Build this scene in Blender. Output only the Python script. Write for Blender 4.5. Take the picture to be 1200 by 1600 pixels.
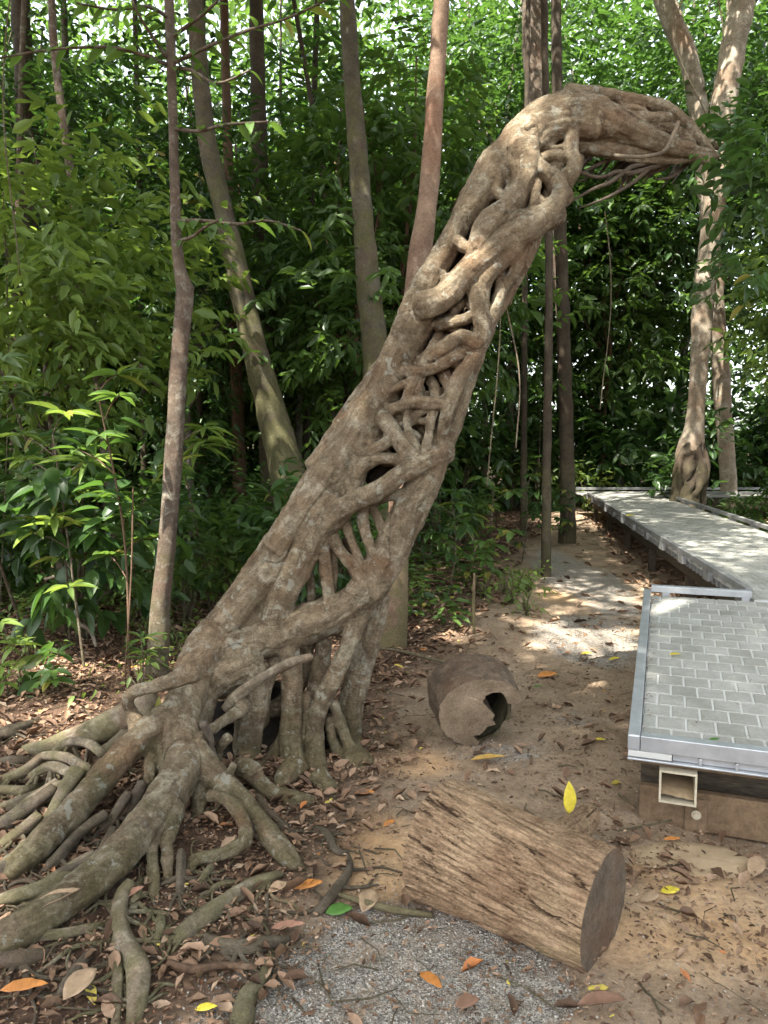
import bpy, math, random
import numpy as np
from mathutils import Vector
C = bpy.context.scene
for o in list(bpy.data.objects): bpy.data.objects.remove(o)
R = math.radians
# ---------------------------------------------------------------- camera, sky, sun, exposure
CAMZ, PITCH, F = 1.55, R(5.2), 1200.0
cd = bpy.data.cameras.new('camera'); cam = bpy.data.objects.new('camera', cd); C.collection.objects.link(cam)
cam.location = (0, 0, CAMZ); cam.rotation_euler = (R(90)-PITCH, 0, 0)
cd.sensor_fit = 'VERTICAL'; cd.sensor_height = 32; cd.lens = 24; cd.clip_end = 500; cd.clip_start = .05
C.camera = cam
SUN_EL, SUN_AZ = R(60), R(218)          # azimuth clockwise from +Y, direction TO the sun
sunv = np.array([math.sin(SUN_AZ)*math.cos(SUN_EL), math.cos(SUN_AZ)*math.cos(SUN_EL), math.sin(SUN_EL)])
w = bpy.data.worlds.new('World'); C.world = w; w.use_nodes = True
nt = w.node_tree; bg = nt.nodes['Background']; sk = nt.nodes.new('ShaderNodeTexSky')
sk.sky_type = 'NISHITA'; sk.sun_disc = False; sk.sun_elevation = SUN_EL; sk.sun_rotation = SUN_AZ
sk.dust_density = 3; sk.air_density = 1.0; sk.ozone_density = .6
hs = nt.nodes.new('ShaderNodeHueSaturation'); hs.inputs['Saturation'].default_value = .38; nt.links.new(sk.outputs[0], hs.inputs['Color']); nt.links.new(hs.outputs[0], bg.inputs[0]); bg.inputs[1].default_value = .15
sl = bpy.data.lights.new('sun', 'SUN'); sl.energy = 4.2; sl.angle = R(.5); sl.color = (1, .95, .86)
so = bpy.data.objects.new('sun', sl); C.collection.objects.link(so)
so.rotation_euler = Vector((-sunv[0], -sunv[1], -sunv[2])).to_track_quat('-Z', 'Y').to_euler(); so.location = (-10, -10, 20)
vs = C.view_settings; vs.view_transform = 'Standard'; vs.look = 'None'; vs.gamma = 1; vs.exposure = 2.4
cy = C.cycles; cy.max_bounces = 6; cy.diffuse_bounces = 4; cy.glossy_bounces = 2; cy.transmission_bounces = 4
cy.sample_clamp_indirect = 6; cy.caustics_reflective = False; cy.caustics_refractive = False
try:
    cy.use_denoising = True; cy.denoiser = 'OPENIMAGEDENOISE'; cy.denoising_input_passes = 'RGB_ALBEDO_NORMAL'
except Exception: pass

# ---------------------------------------------------------------- helpers
rng = np.random.default_rng(7); random.seed(7)
ct, st = math.cos(PITCH), math.sin(PITCH)
def ray(px, py):
    a = (px-600)/F; b = (py-800)/F
    return np.array([a, ct - b*st, -st - b*ct])
def P(px, py, Y):
    d = ray(px, py); t = Y/d[1]
    return np.array([d[0]*t, Y, CAMZ+d[2]*t])
def G(px, py, z=0.0):
    d = ray(px, py); t = (z-CAMZ)/d[2]
    return np.array([d[0]*t, d[1]*t, z])
def vnoise(x, y, z=0, s=0):
    x = np.asarray(x, float); y = np.asarray(y, float); z = np.asarray(z, float)+np.zeros_like(x)
    xi, yi, zi = np.floor(x).astype(np.int64), np.floor(y).astype(np.int64), np.floor(z).astype(np.int64)
    fx, fy, fz = x-xi, y-yi, z-zi
    fx, fy, fz = [f*f*(3-2*f) for f in (fx, fy, fz)]
    def h(i, j, k):
        n = (i*374761393 + j*668265263 + k*2147483647 + s*974711) & 0xffffffff
        n = ((n ^ (n >> 13))*1274126177) & 0xffffffff
        return ((n ^ (n >> 16)) & 0xffff)/65535.0
    r = 0
    for a, wa in ((0, 1-fx), (1, fx)):
        for b, wb in ((0, 1-fy), (1, fy)):
            for c, wc in ((0, 1-fz), (1, fz)):
                r = r + wa*wb*wc*h(xi+a, yi+b, zi+c)
    return r*2-1
def fbm(x, y, z=0, o=4, s=0):
    r = 0; a = 1; t = 0; x = np.asarray(x, float); y = np.asarray(y, float); z = np.asarray(z, float)
    for i in range(o):
        r = r + a*vnoise(x*2**i, y*2**i, z*2**i, s+i); t += a; a *= .5
    return r/t
def gh(x, y):                                            # height of the ground
    x = np.asarray(x, float); y = np.asarray(y, float)
    h = .10*np.exp(-((x+1.25)**2/.9+(y-3.3)**2/.9)) + .05*np.exp(-((x+.9)**2/.35+(y-2.4)**2/.5))
    h = h + .035*fbm(x*1.3, y*1.3, 0, 3, 3) + .01*fbm(x*7, y*7, 0, 3, 9)
    h = h - .055*np.exp(-((x-1.5)**2/.35+(y-3.2)**2/.3))
    h = h + .05*np.clip(-x-2, 0, 20) + .02*np.clip(y-9, 0, 30)*(1/(1+np.exp((x-1.5)*1.5)))
    return h
class NT:
    def __init__(s, name):
        s.m = bpy.data.materials.new(name); s.m.use_nodes = True; s.t = s.m.node_tree; s.n = s.t.nodes
        s.b = s.n['Principled BSDF']; s.co = s.n.new('ShaderNodeTexCoord')
    def link(s, a, b): s.t.links.new(a, b)
    def map(s, scale=(1, 1, 1), rot=(0, 0, 0)):
        m = s.n.new('ShaderNodeMapping'); m.inputs['Scale'].default_value = scale; m.inputs['Rotation'].default_value = rot
        s.link(s.co.outputs['Object'], m.inputs[0]); return m.outputs[0]
    def noise(s, scale, vec=None, detail=5, rough=.6, dist=0):
        n = s.n.new('ShaderNodeTexNoise'); n.inputs['Scale'].default_value = scale; n.inputs['Detail'].default_value = detail
        n.inputs['Roughness'].default_value = rough; n.inputs['Distortion'].default_value = dist
        s.link(vec or s.co.outputs['Object'], n.inputs['Vector']); return n.outputs[0]
    def vor(s, scale, vec=None, out='Distance', feat='F1'):
        n = s.n.new('ShaderNodeTexVoronoi'); n.inputs['Scale'].default_value = scale; n.feature = feat
        s.link(vec or s.co.outputs['Object'], n.inputs['Vector']); return n.outputs[out]
    def ramp(s, f, a, b, c0=(0, 0, 0), c1=(1, 1, 1)):
        r = s.n.new('ShaderNodeValToRGB'); r.color_ramp.elements[0].position = a; r.color_ramp.elements[1].position = b
        r.color_ramp.elements[0].color = (*c0, 1); r.color_ramp.elements[1].color = (*c1, 1)
        s.link(f, r.inputs[0]); return r.outputs[0]
    def mix(s, f, a, b, mode='MIX'):
        m = s.n.new('ShaderNodeMix'); m.data_type = 'RGBA'; m.blend_type = mode
        for v, i in ((f, 0), (a, 6), (b, 7)):
            if isinstance(v, (int, float)): m.inputs[i].default_value = v if i == 0 else (v, v, v, 1)
            elif isinstance(v, tuple): m.inputs[i].default_value = (*v, 1)
            else: s.link(v, m.inputs[i])
        return m.outputs[2]
    def math(s, op, a, b=0.0):
        m = s.n.new('ShaderNodeMath'); m.operation = op
        for v, i in ((a, 0), (b, 1)):
            if isinstance(v, (int, float)): m.inputs[i].default_value = v
            else: s.link(v, m.inputs[i])
        return m.outputs[0]
    def attr(s, name):
        a = s.n.new('ShaderNodeAttribute'); a.attribute_name = name; return a.outputs['Fac']
    def attrc(s, name):
        a = s.n.new('ShaderNodeAttribute'); a.attribute_name = name; return a.outputs['Color']
    def z(s):
        x = s.n.new('ShaderNodeSeparateXYZ'); s.link(s.co.outputs['Object'], x.inputs[0]); return x.outputs[2]
    def bump(s, h, strength=.5, dist=.01):
        b = s.n.new('ShaderNodeBump'); b.inputs['Strength'].default_value = strength; b.inputs['Distance'].default_value = dist
        s.link(h, b.inputs['Height']); s.link(b.outputs[0], s.b.inputs['Normal']); return b.outputs[0]
    def col(s, c, rough=.8, spec=.3):
        if isinstance(c, tuple): s.b.inputs['Base Color'].default_value = (*c, 1)
        else: s.link(c, s.b.inputs['Base Color'])
        s.b.inputs['Roughness'].default_value = rough; s.b.inputs['Specular IOR Level'].default_value = spec
        return s.m

def bark(name, dark, light, patch, scale=6, moss=0, patchamt=.55, bump=.6, mossz=.5, bd=.01, flow=False):
    n = NT(name); a = n.noise(scale, detail=6, rough=.65); c = n.ramp(a, .35, .65, dark, light)
    p = n.noise(scale*1.7, detail=4, rough=.7, dist=.6); pm = n.ramp(p, patchamt-.02, patchamt+.12)
    c = n.mix(n.math('MULTIPLY', pm, .7), c, patch)
    c = n.mix(n.math('MULTIPLY', n.ramp(n.vor(scale*5.5, n.map((1, 1, .6))), .12, .3), .22), n.mix(1.0, c, (1.3, 1.25, 1.15), 'MULTIPLY'), c) if False else n.mix(n.math('MULTIPLY', n.ramp(n.noise(scale*5, detail=3), .52, .66), .4), c, (dark[0]*.6, dark[1]*.6, dark[2]*.6))
    rd = n.ramp(n.noise(scale*.45, detail=3), .5, .68); c = n.mix(n.math('MULTIPLY', rd, .5), c, (dark[0]*1.5, dark[1]*1.05, dark[2]*.85))
    f = n.noise(scale*12, n.map((1, 1, 1.7)), detail=7, rough=.85); c = n.mix(1.0, c, n.ramp(f, .3, .7, (.42, .42, .42), (1.42, 1.42, 1.42)), 'MULTIPLY')
    if moss:
        mz = n.math('SUBTRACT', 1.0, n.math('DIVIDE', n.z(), mossz))
        mm = n.math('MULTIPLY', n.ramp(n.math('ADD', n.noise(scale*.8, detail=6, rough=.7), n.math('MULTIPLY', n.math('MAXIMUM', mz, -.6), .22)), .53, .66), moss)
        c = n.mix(mm, c, n.ramp(f, .35, .65, (.06, .06, .022), (.15, .14, .055)))
    if flow:                                                 # streaks and cross wrinkles that follow each strand
        fa = n.n.new('ShaderNodeAttribute'); fa.attribute_name = 'flow'; fv = fa.outputs['Vector']
        m1 = n.n.new('ShaderNodeMapping'); m1.inputs['Scale'].default_value = (26, 26, 5); n.link(fv, m1.inputs[0]); st1 = n.noise(1.6, m1.outputs[0], detail=6, rough=.75)
        m2 = n.n.new('ShaderNodeMapping'); m2.inputs['Scale'].default_value = (9, 9, 60); n.link(fv, m2.inputs[0]); st2 = n.noise(1.2, m2.outputs[0], detail=5, rough=.8)
        c = n.mix(1.0, c, n.ramp(st1, .36, .62, (.72, .7, .68), (1.15, 1.15, 1.13)), 'MULTIPLY')
        c = n.mix(n.math('MULTIPLY', n.ramp(st2, .56, .64), .38), c, (dark[0]*.55, dark[1]*.5, dark[2]*.45))
        li = n.noise(16, detail=5, rough=.65, dist=.4); c = n.mix(n.math('MULTIPLY', n.ramp(li, .60, .635), .7), c, (.36, .35, .28))
        lr = n.ramp(n.vor(55), .10, .17); c = n.mix(n.math('MULTIPLY', n.math('SUBTRACT', 1.0, lr), .55), c, (.36, .30, .21))
        h = n.math('ADD', n.math('MULTIPLY', st1, .8), n.math('ADD', n.math('MULTIPLY', st2, .8), n.noise(scale*10, detail=7, rough=.85)))
        n.bump(h, 1.0, bd*1.3); return n.col(c, .88, .2)
    wv = n.map((1, 1, 2.5)); h = n.math('ADD', n.math('MULTIPLY', n.noise(scale*10, wv, detail=7, rough=.85), 1.1), n.math('MULTIPLY', n.noise(scale*2.2, detail=4), 1.8))
    n.bump(h, bump, bd); return n.col(c, .85, .25)
def leafmat(name, dark, light, tr, rough=.42, trans=.35, spec=.5):
    n = NT(name); v = n.attr('var'); c = n.mix(v, dark, light)
    c = n.mix(n.math('MULTIPLY', n.ramp(v, .93, .95), .8), c, (.30, .24, .05)); tx = n.noise(9, detail=2); c = n.mix(1.0, c, n.ramp(tx, .3, .7, (.75, .75, .75), (1.2, 1.2, 1.2)), 'MULTIPLY')
    n.col(c, rough, spec); t = n.n.new('ShaderNodeBsdfTranslucent'); tc = n.mix(v, (tr[0]*.6, tr[1]*.6, tr[2]*.6), tr); n.link(tc, t.inputs[0])
    m = n.n.new('ShaderNodeMixShader'); m.inputs[0].default_value = trans
    n.link(n.b.outputs[0], m.inputs[1]); n.link(t.outputs[0], m.inputs[2]); n.link(m.outputs[0], n.n['Material Output'].inputs[0]); return n.m

# ---- mesh building
def link(o): C.collection.objects.link(o); return o
def tag(o, label=None, cat=None, group=None, kind=None):
    if label: o['label'] = label
    if cat: o['category'] = cat
    if group: o['group'] = group
    if kind: o['kind'] = kind
    return o
def thing(name, label, cat, loc=(0, 0, 0), group=None):
    o = bpy.data.objects.new(name, None); link(o); o.location = [float(v) for v in loc]; o.empty_display_size = .1
    return tag(o, label, cat, group)
def mobj(name, me, mat=None, parent=None):
    if mat: me.materials.clear(); me.materials.append(mat)
    o = bpy.data.objects.new(name, me); link(o)
    if parent is not None: o.parent = parent
    return o
def npmesh(name, V, loops, starts, smooth=True, fattr=None, vattr=None):
    me = bpy.data.meshes.new(name); V = np.asarray(V, np.float32)
    me.vertices.add(len(V)); me.vertices.foreach_set('co', V.ravel())
    me.loops.add(len(loops)); me.loops.foreach_set('vertex_index', np.asarray(loops, np.int32))
    me.polygons.add(len(starts)); me.polygons.foreach_set('loop_start', np.asarray(starts, np.int32))
    me.update(calc_edges=True)
    me.polygons.foreach_set('use_smooth', np.full(len(starts), smooth, bool))
    for k, v in (fattr or {}).items():
        a = me.attributes.new(k, 'FLOAT', 'FACE'); a.data.foreach_set('value', np.asarray(v, np.float32))
    for k, v in (vattr or {}).items():
        a = me.attributes.new(k, 'FLOAT', 'POINT'); a.data.foreach_set('value', np.asarray(v, np.float32))
    me.validate(); return me
class MB:
    def __init__(s): s.V = []; s.F = []; s.n = 0; s.rec = []
    def add(s, V, Fc):
        V = np.asarray(V, float); s.V.append(V); s.F += [tuple(i+s.n for i in f) for f in Fc]; s.n += len(V)
    def mesh(s, name, off=(0, 0, 0), smooth=True):
        V = np.concatenate(s.V)-np.asarray(off, float)
        L = [i for f in s.F for i in f]; st_ = np.cumsum([0]+[len(f) for f in s.F[:-1]])
        return npmesh(name, V, L, st_, smooth)
    def build(s, name, mat, parent=None, off=None, smooth=True):
        if off is None: off = parent_off(parent)
        me = s.mesh(name, off, smooth); o = mobj(name, me, mat, parent); return o
def parent_off(p):
    v = Vector((0, 0, 0))
    while p is not None: v += p.location; p = p.parent
    return tuple(v)
def resample(pts, step):
    p = np.asarray(pts, float); q = [2*p[0]-p[1]]+list(p)+[2*p[-1]-p[-2]]; q = np.array(q); out = []
    for i in range(1, len(q)-2):
        n = max(1, int(np.linalg.norm(q[i+1][:3]-q[i][:3])/step))
        for k in range(n):
            t = k/n; a, b, c, d = q[i-1], q[i], q[i+1], q[i+2]
            out.append(.5*((2*b)+(-a+c)*t+(2*a-5*b+4*c-d)*t*t+(-a+3*b-3*c+d)*t**3))
    out.append(q[-2]); return np.array(out)
def tube(mb, pts, n=12, step=.04, wob=.0, seed=0, ecc=0, caps=True):
    p = resample(pts, step); X = p[:, :3]; r = np.maximum(p[:, 3], .0008)
    T = np.gradient(X, axis=0); T /= np.linalg.norm(T, axis=1)[:, None]+1e-9
    u = np.cross(T[0], [0, 0, 1.0]);
    if np.linalg.norm(u) < .1: u = np.cross(T[0], [1.0, 0, 0])
    u /= np.linalg.norm(u); V = []; an = np.linspace(0, 2*math.pi, n, endpoint=False)
    for i in range(len(X)):
        u = u-T[i]*np.dot(u, T[i]); u /= np.linalg.norm(u); v = np.cross(T[i], u)
        rr = r[i]*np.ones(n)
        if wob: rr = rr*(1+wob*fbm(np.cos(an)*1.2+seed*7.3, np.sin(an)*1.2+i*step*5, seed*3.1+i*step*2, 2, seed))
        V.append(X[i]+np.outer(np.cos(an)*rr, u)+np.outer(np.sin(an)*rr*(1-ecc), v))
    m = len(V); V = np.concatenate(V); Fc = []; mb.rec.append((X, T, r))
    for i in range(m-1):
        for j in range(n):
            k = (j+1) % n; Fc.append((i*n+j, i*n+k, (i+1)*n+k, (i+1)*n+j))
    if caps:
        e0 = X[0]-T[0]*r[0]*.5; e1 = X[-1]+T[-1]*r[-1]*.5; V = np.vstack([V, e0, e1]); a = m*n
        for j in range(n):
            k = (j+1) % n; Fc.append((a, k, j)); Fc.append((a+1, (m-1)*n+j, (m-1)*n+k))
    mb.add(V, Fc)
def fbox(mb, O, u, v, n, b):
    O, u, v, n = [np.asarray(t, float) for t in (O, u, v, n)]; u0, u1, v0, v1, n0, n1 = b
    V = [O+u*a+v*c+n*d for d in (n0, n1) for c in (v0, v1) for a in (u0, u1)]
    mb.add(V, [(0, 2, 3, 1), (4, 5, 7, 6), (0, 1, 5, 4), (2, 6, 7, 3), (0, 4, 6, 2), (1, 3, 7, 5)])
def bevel(o, w=.003, seg=2):
    m = o.modifiers.new('bevel', 'BEVEL'); m.width = w; m.segments = seg; m.limit_method = 'ANGLE'; return o

# ---- leaves
def ltmpl(nl=4, droop=.15, fold=.12, base=.0, peak=.42, pet=0.0, wave=0.0):
    t = np.linspace(0, 1, nl+1); wd = np.sin(math.pi*np.clip(t, 0, 1)**(math.log(.5)/math.log(peak)))**.85*.5
    V = []; idx = []
    for i, tt in enumerate(t):
        z = -droop*tt*tt
        if i in (0, nl): idx.append([len(V)]); V.append((tt, 0, z))
        else:
            idx.append([len(V), len(V)+1, len(V)+2]); wz = wave*math.sin(i*2.4)
            V += [(tt, -wd[i], z+fold*wd[i]*2+wz), (tt, 0, z), (tt, wd[i], z+fold*wd[i]*2-wz)]
    Fc = []
    for i in range(nl):
        a, b = idx[i], idx[i+1]
        if len(a) == 1 and len(b) == 3: Fc += [(a[0], b[1], b[0]), (a[0], b[2], b[1])]
        elif len(a) == 3 and len(b) == 3: Fc += [(a[0], a[1], b[1], b[0]), (a[1], a[2], b[2], b[1])]
        elif len(a) == 3: Fc += [(a[0], a[1], b[0]), (a[1], a[2], b[0])]
    return np.array(V), Fc
FAR = (np.array([(0, 0, 0), (.33, .46, .07), (.7, .36, 0), (1, 0, -.16), (.7, -.36, 0), (.33, -.46, .07)]), [(0, 3, 2, 1), (0, 5, 4, 3)])
NEAR = ltmpl(5, .22, .10); NARROW = ltmpl(5, .3, .08, peak=.38)
CURL = (ltmpl(4, -.12, .22, wave=.05), ltmpl(4, .25, -.18, wave=.06), ltmpl(4, -.35, .3, wave=.04), ltmpl(4, .05, .05, wave=.03))
def unit(a): return a/(np.linalg.norm(a, axis=-1, keepdims=True)+1e-9)
def bake(name, tm, pos, d, nrm, L, W, var, roll=None):
    tv, tf = tm; N = len(pos); x = unit(d); z = unit(nrm-x*np.sum(nrm*x, 1, keepdims=True)); y = np.cross(z, x)
    V = (pos[:, None, :] + x[:, None, :]*(tv[None, :, 0:1]*L[:, None, None]) + y[:, None, :]*(tv[None, :, 1:2]*W[:, None, None])
         + z[:, None, :]*(tv[None, :, 2:3]*L[:, None, None]))
    K = len(tv); loops = np.array([i for f in tf for i in f]); st0 = np.cumsum([0]+[len(f) for f in tf[:-1]])
    off = np.arange(N)[:, None]
    return (V.reshape(-1, 3), (loops[None, :]+off*K).ravel(), (st0[None, :]+off*len(loops)).ravel(), np.repeat(var, len(tf)))
def leafmesh(name, parts, off=(0, 0, 0)):
    V = []; Lp = []; S = []; A = []; nv = nl = 0
    for v, l, s, a in parts:
        V.append(v); Lp.append(l+nv); S.append(s+nl); A.append(a); nv += len(v); nl += len(l)
    return npmesh(name, np.concatenate(V)-np.asarray(off, float), np.concatenate(Lp), np.concatenate(S), True, {'var': np.concatenate(A)})
def crown_pts(r, c, rad, nclump, ntwig, nleaf, L, tw=.38, shell=.5, csz=.28):
    """leaf arrays for a crown: clumps > twigs > alternate leaves"""
    rad = np.asarray(rad, float); u = unit(r.normal(size=(nclump, 3))); rr = (shell+(1-shell)*r.random((nclump, 1)))*r.random((nclump, 1))**.25
    cl = np.asarray(c)+u*rr*rad
    k = r.integers(0, nclump, ntwig); tc = cl[k]+r.normal(size=(ntwig, 3))*rad*csz*np.array([1, 1, .7])
    td = unit((tc-np.asarray(c))/rad*.8+r.normal(size=(ntwig, 3))*.6+np.array([0, 0, .1]))
    cv = r.random(nclump)
    t = np.tile(np.linspace(.1, 1, nleaf), ntwig); ki = np.repeat(np.arange(ntwig), nleaf)
    pos = tc[ki]+td[ki]*(t*tw)[:, None]; side = np.tile(np.where(np.arange(nleaf) % 2 == 0, 1, -1), ntwig)
    per = unit(np.cross(td[ki], r.normal(size=(len(ki), 3))*.35+np.array([0, 0, 1])))*side[:, None]
    d = unit(td[ki]*.55+per*.9+np.array([0, 0, -.35])+r.normal(size=(len(ki), 3))*.22)
    nr = np.array([0, 0, 1.0])+r.normal(size=(len(ki), 3))*.42
    Ls = L*r.uniform(.65, 1.25, len(ki)); var = np.clip(cv[k][ki]*.55+r.random(len(ki))*.45, 0, 1)
    return pos, d, nr, Ls, Ls*r.uniform(.32, .48, len(ki)), var, cl
def copy_tree(o, loc, rz=0, sc=1, label=None, parent=None):
    c = o.copy(); link(c)
    if parent is None:
        c.location = [float(v) for v in loc]; c.rotation_euler = (0, 0, rz); c.scale = (sc, sc, sc)
        if label: c['label'] = label
    else: c.parent = parent
    for ch in list(o.children): copy_tree(ch, None, parent=c)
    return c
def setstruct(o): o['kind'] = 'structure'; return o

# ---------------------------------------------------------------- materials
M = {}
M['fig'] = bark('fig_bark', (.15, .108, .066), (.33, .26, .17), (.46, .41, .30), 6, moss=.5, patchamt=.52, bump=.8, mossz=.35, bd=.014, flow=True)
M['root'] = bark('root_bark', (.125, .098, .068), (.28, .225, .155), (.40, .355, .26), 9, moss=.6, patchamt=.55, bump=.8, mossz=.3)
M['dark'] = bark('shaded_bark', (.04, .03, .02), (.085, .066, .045), (.14, .12, .08), 4, moss=.3, patchamt=.6, bump=.8, mossz=1.5)  # darkened bark; carries deep forest shade of background trunks in its colour
M['inner_shade'] = bark('hollow_shade_dark', (.014, .010, .007), (.034, .024, .016), (.05, .036, .022), 8, patchamt=.65, bump=.9)  # near-black, puts the shade of hollow interiors into the colour
M['rootdark'] = bark('dark_root_bark', (.075, .058, .042), (.155, .122, .09), (.22, .185, .14), 10, moss=.15, patchamt=.6, bump=.8, mossz=.3)
M['stem'] = bark('stem_bark', (.085, .062, .045), (.16, .12, .085), (.30, .28, .22), 9, moss=.35, patchamt=.53, bump=.9, mossz=1)
M['grey'] = bark('grey_bark', (.10, .088, .068), (.2, .175, .13), (.34, .32, .25), 4, moss=.4, patchamt=.6, bump=.8, mossz=1.5)
M['moss'] = bark('mossy_grey_bark', (.075, .063, .045), (.145, .125, .088), (.24, .22, .16), 5, moss=.7, patchamt=.6, bump=.9, mossz=6)
M['pale'] = bark('pale_bark', (.21, .165, .115), (.38, .32, .24), (.54, .49, .40), 3.5, patchamt=.55, bump=.8)
M['brown'] = bark('brown_bark', (.09, .055, .033), (.17, .105, .065), (.24, .17, .11), 4, patchamt=.6, bump=.8)
M['salmon'] = bark('salmon_bark', (.16, .10, .065), (.25, .17, .115), (.36, .28, .20), 5, moss=.7, mossz=1.0, patchamt=.6, bump=.5)
M['leaf'] = leafmat('leaf_mid', (.024, .055, .016), (.105, .178, .042), (.21, .37, .05))
M['leafd'] = leafmat('leaf_dark', (.016, .042, .014), (.062, .12, .03), (.12, .25, .035), .38)
M['leafl'] = leafmat('leaf_light', (.06, .115, .024), (.19, .265, .06), (.34, .48, .07), .45, .42)
M['leafg'] = leafmat('leaf_greyish', (.10, .17, .07), (.24, .32, .16), (.26, .42, .10), .5, .35)

# ---------------------------------------------------------------- ground
def axis(a, b, lo, hi, st, far):
    mid = np.arange(a, b, st); g = [b]; s = st
    while g[-1] < hi: s *= 1.13; g.append(g[-1]+s)
    l = [a]; s = st
    while l[-1] > lo: s *= 1.13; l.append(l[-1]-s)
    return np.array(l[:0:-1]+list(mid)+g)
gx = axis(-3.2, 3.4, -90, 90, .028, 0); gy = axis(1.2, 7.5, -60, 120, .028, 0)
X, Y = np.meshgrid(gx, gy); nx, ny = len(gx), len(gy)
Z = gh(X, Y) + .004*fbm(X*22, Y*22, 0, 3, 5)
def blob(px, py, sx, sy):
    c = G(px, py); return np.exp(-(((X-c[0])/sx)**2+((Y-c[1])/sy)**2))
wn = fbm(X*1.7, Y*1.7, 0, 4, 21)
def sm(e0, e1, v): t = np.clip((v-e0)/(e1-e0), 0, 1); return t*t*(3-2*t)
gravel = .9*blob(600, 1550, .45, .35)+.85*blob(760, 1530, .3, .3)+.9*blob(790, 1180, .35, .22)+1.7*blob(915, 1000, .45, .8)+1.6*blob(905, 900, .42, 1.8)+.7*blob(960, 1330, .12, .25)+.8*blob(520, 1600, .3, .2)+.7*blob(900, 1120, .3, .4)
gravel = .8*sm(.35, .9, gravel+wn*.5)
pathc = .55+.2*np.clip(Y-3, 0, 30)*1.0
onpath = sm(-.35, .35, X-(np.where(Y < 4.2, -.35+.18*(Y-2), .05+.29*(Y-4.2)))+.25*wn)*(1-sm(1.2, 1.8, X-(pathc+.9)))
litter = 1-onpath
sand = 1.2*blob(590, 1330, .22, .35)+.9*blob(1100, 1480, .6, .3)+.8*blob(860, 930, .3, .4)+.9*blob(640, 1200, .3, .2)+.8*blob(1080, 1350, .3, .25)
sand = sm(.3, .8, sand+wn*.35)*onpath
V = np.stack([X.ravel(), Y.ravel(), Z.ravel()], 1)
i = (np.arange(ny-1)[:, None]*nx+np.arange(nx-1)[None, :]).ravel()
loops = np.stack([i, i+1, i+nx+1, i+nx], 1).ravel()
me = npmesh('ground', V, loops, np.arange(len(i))*4, True, None, {'gravel': gravel.ravel(), 'litter': litter.ravel(), 'sand': sand.ravel()})
n = NT('forest_floor')
a = n.noise(3, detail=8, rough=.7); b_ = n.noise(40, detail=6, rough=.8)
c = n.ramp(a, .35, .65, (.22, .155, .10), (.38, .285, .195))
c = n.mix(n.attr('sand'), c, n.ramp(a, .3, .7, (.50, .30, .145), (.60, .42, .26)))
c = n.mix(n.attr('litter'), c, n.ramp(n.noise(14, detail=8, rough=.8), .35, .65, (.045, .03, .02), (.15, .09, .06)))
vc = n.vor(210, out='Color'); sx = n.n.new('ShaderNodeSeparateColor'); n.link(vc, sx.inputs[0])
gc = n.ramp(sx.outputs[0], .1, .95, (.17, .15, .125), (.54, .50, .435))
gm = n.ramp(n.math('ADD', n.attr('gravel'), n.math('MULTIPLY', n.math('SUBTRACT', n.noise(9, detail=8, rough=.8), .5), 2.8)), .28, .92)
c = n.mix(gm, c, gc)
c = n.mix(1.0, c, n.ramp(b_, .3, .7, (.6, .6, .6), (1.3, 1.3, 1.3)), 'MULTIPLY')
sp = n.ramp(n.vor(95), .09, .16); c = n.mix(n.math('MULTIPLY', n.math('SUBTRACT', 1.0, sp), .5), c, (.42, .36, .28))
h = n.math('ADD', n.math('MULTIPLY', b_, 1.0), n.math('MULTIPLY', n.math('MULTIPLY', n.vor(150), gm), 1.2))
n.bump(h, .9, .012)
ground = setstruct(mobj('ground', me, n.col(c, .95, .15)))

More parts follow.
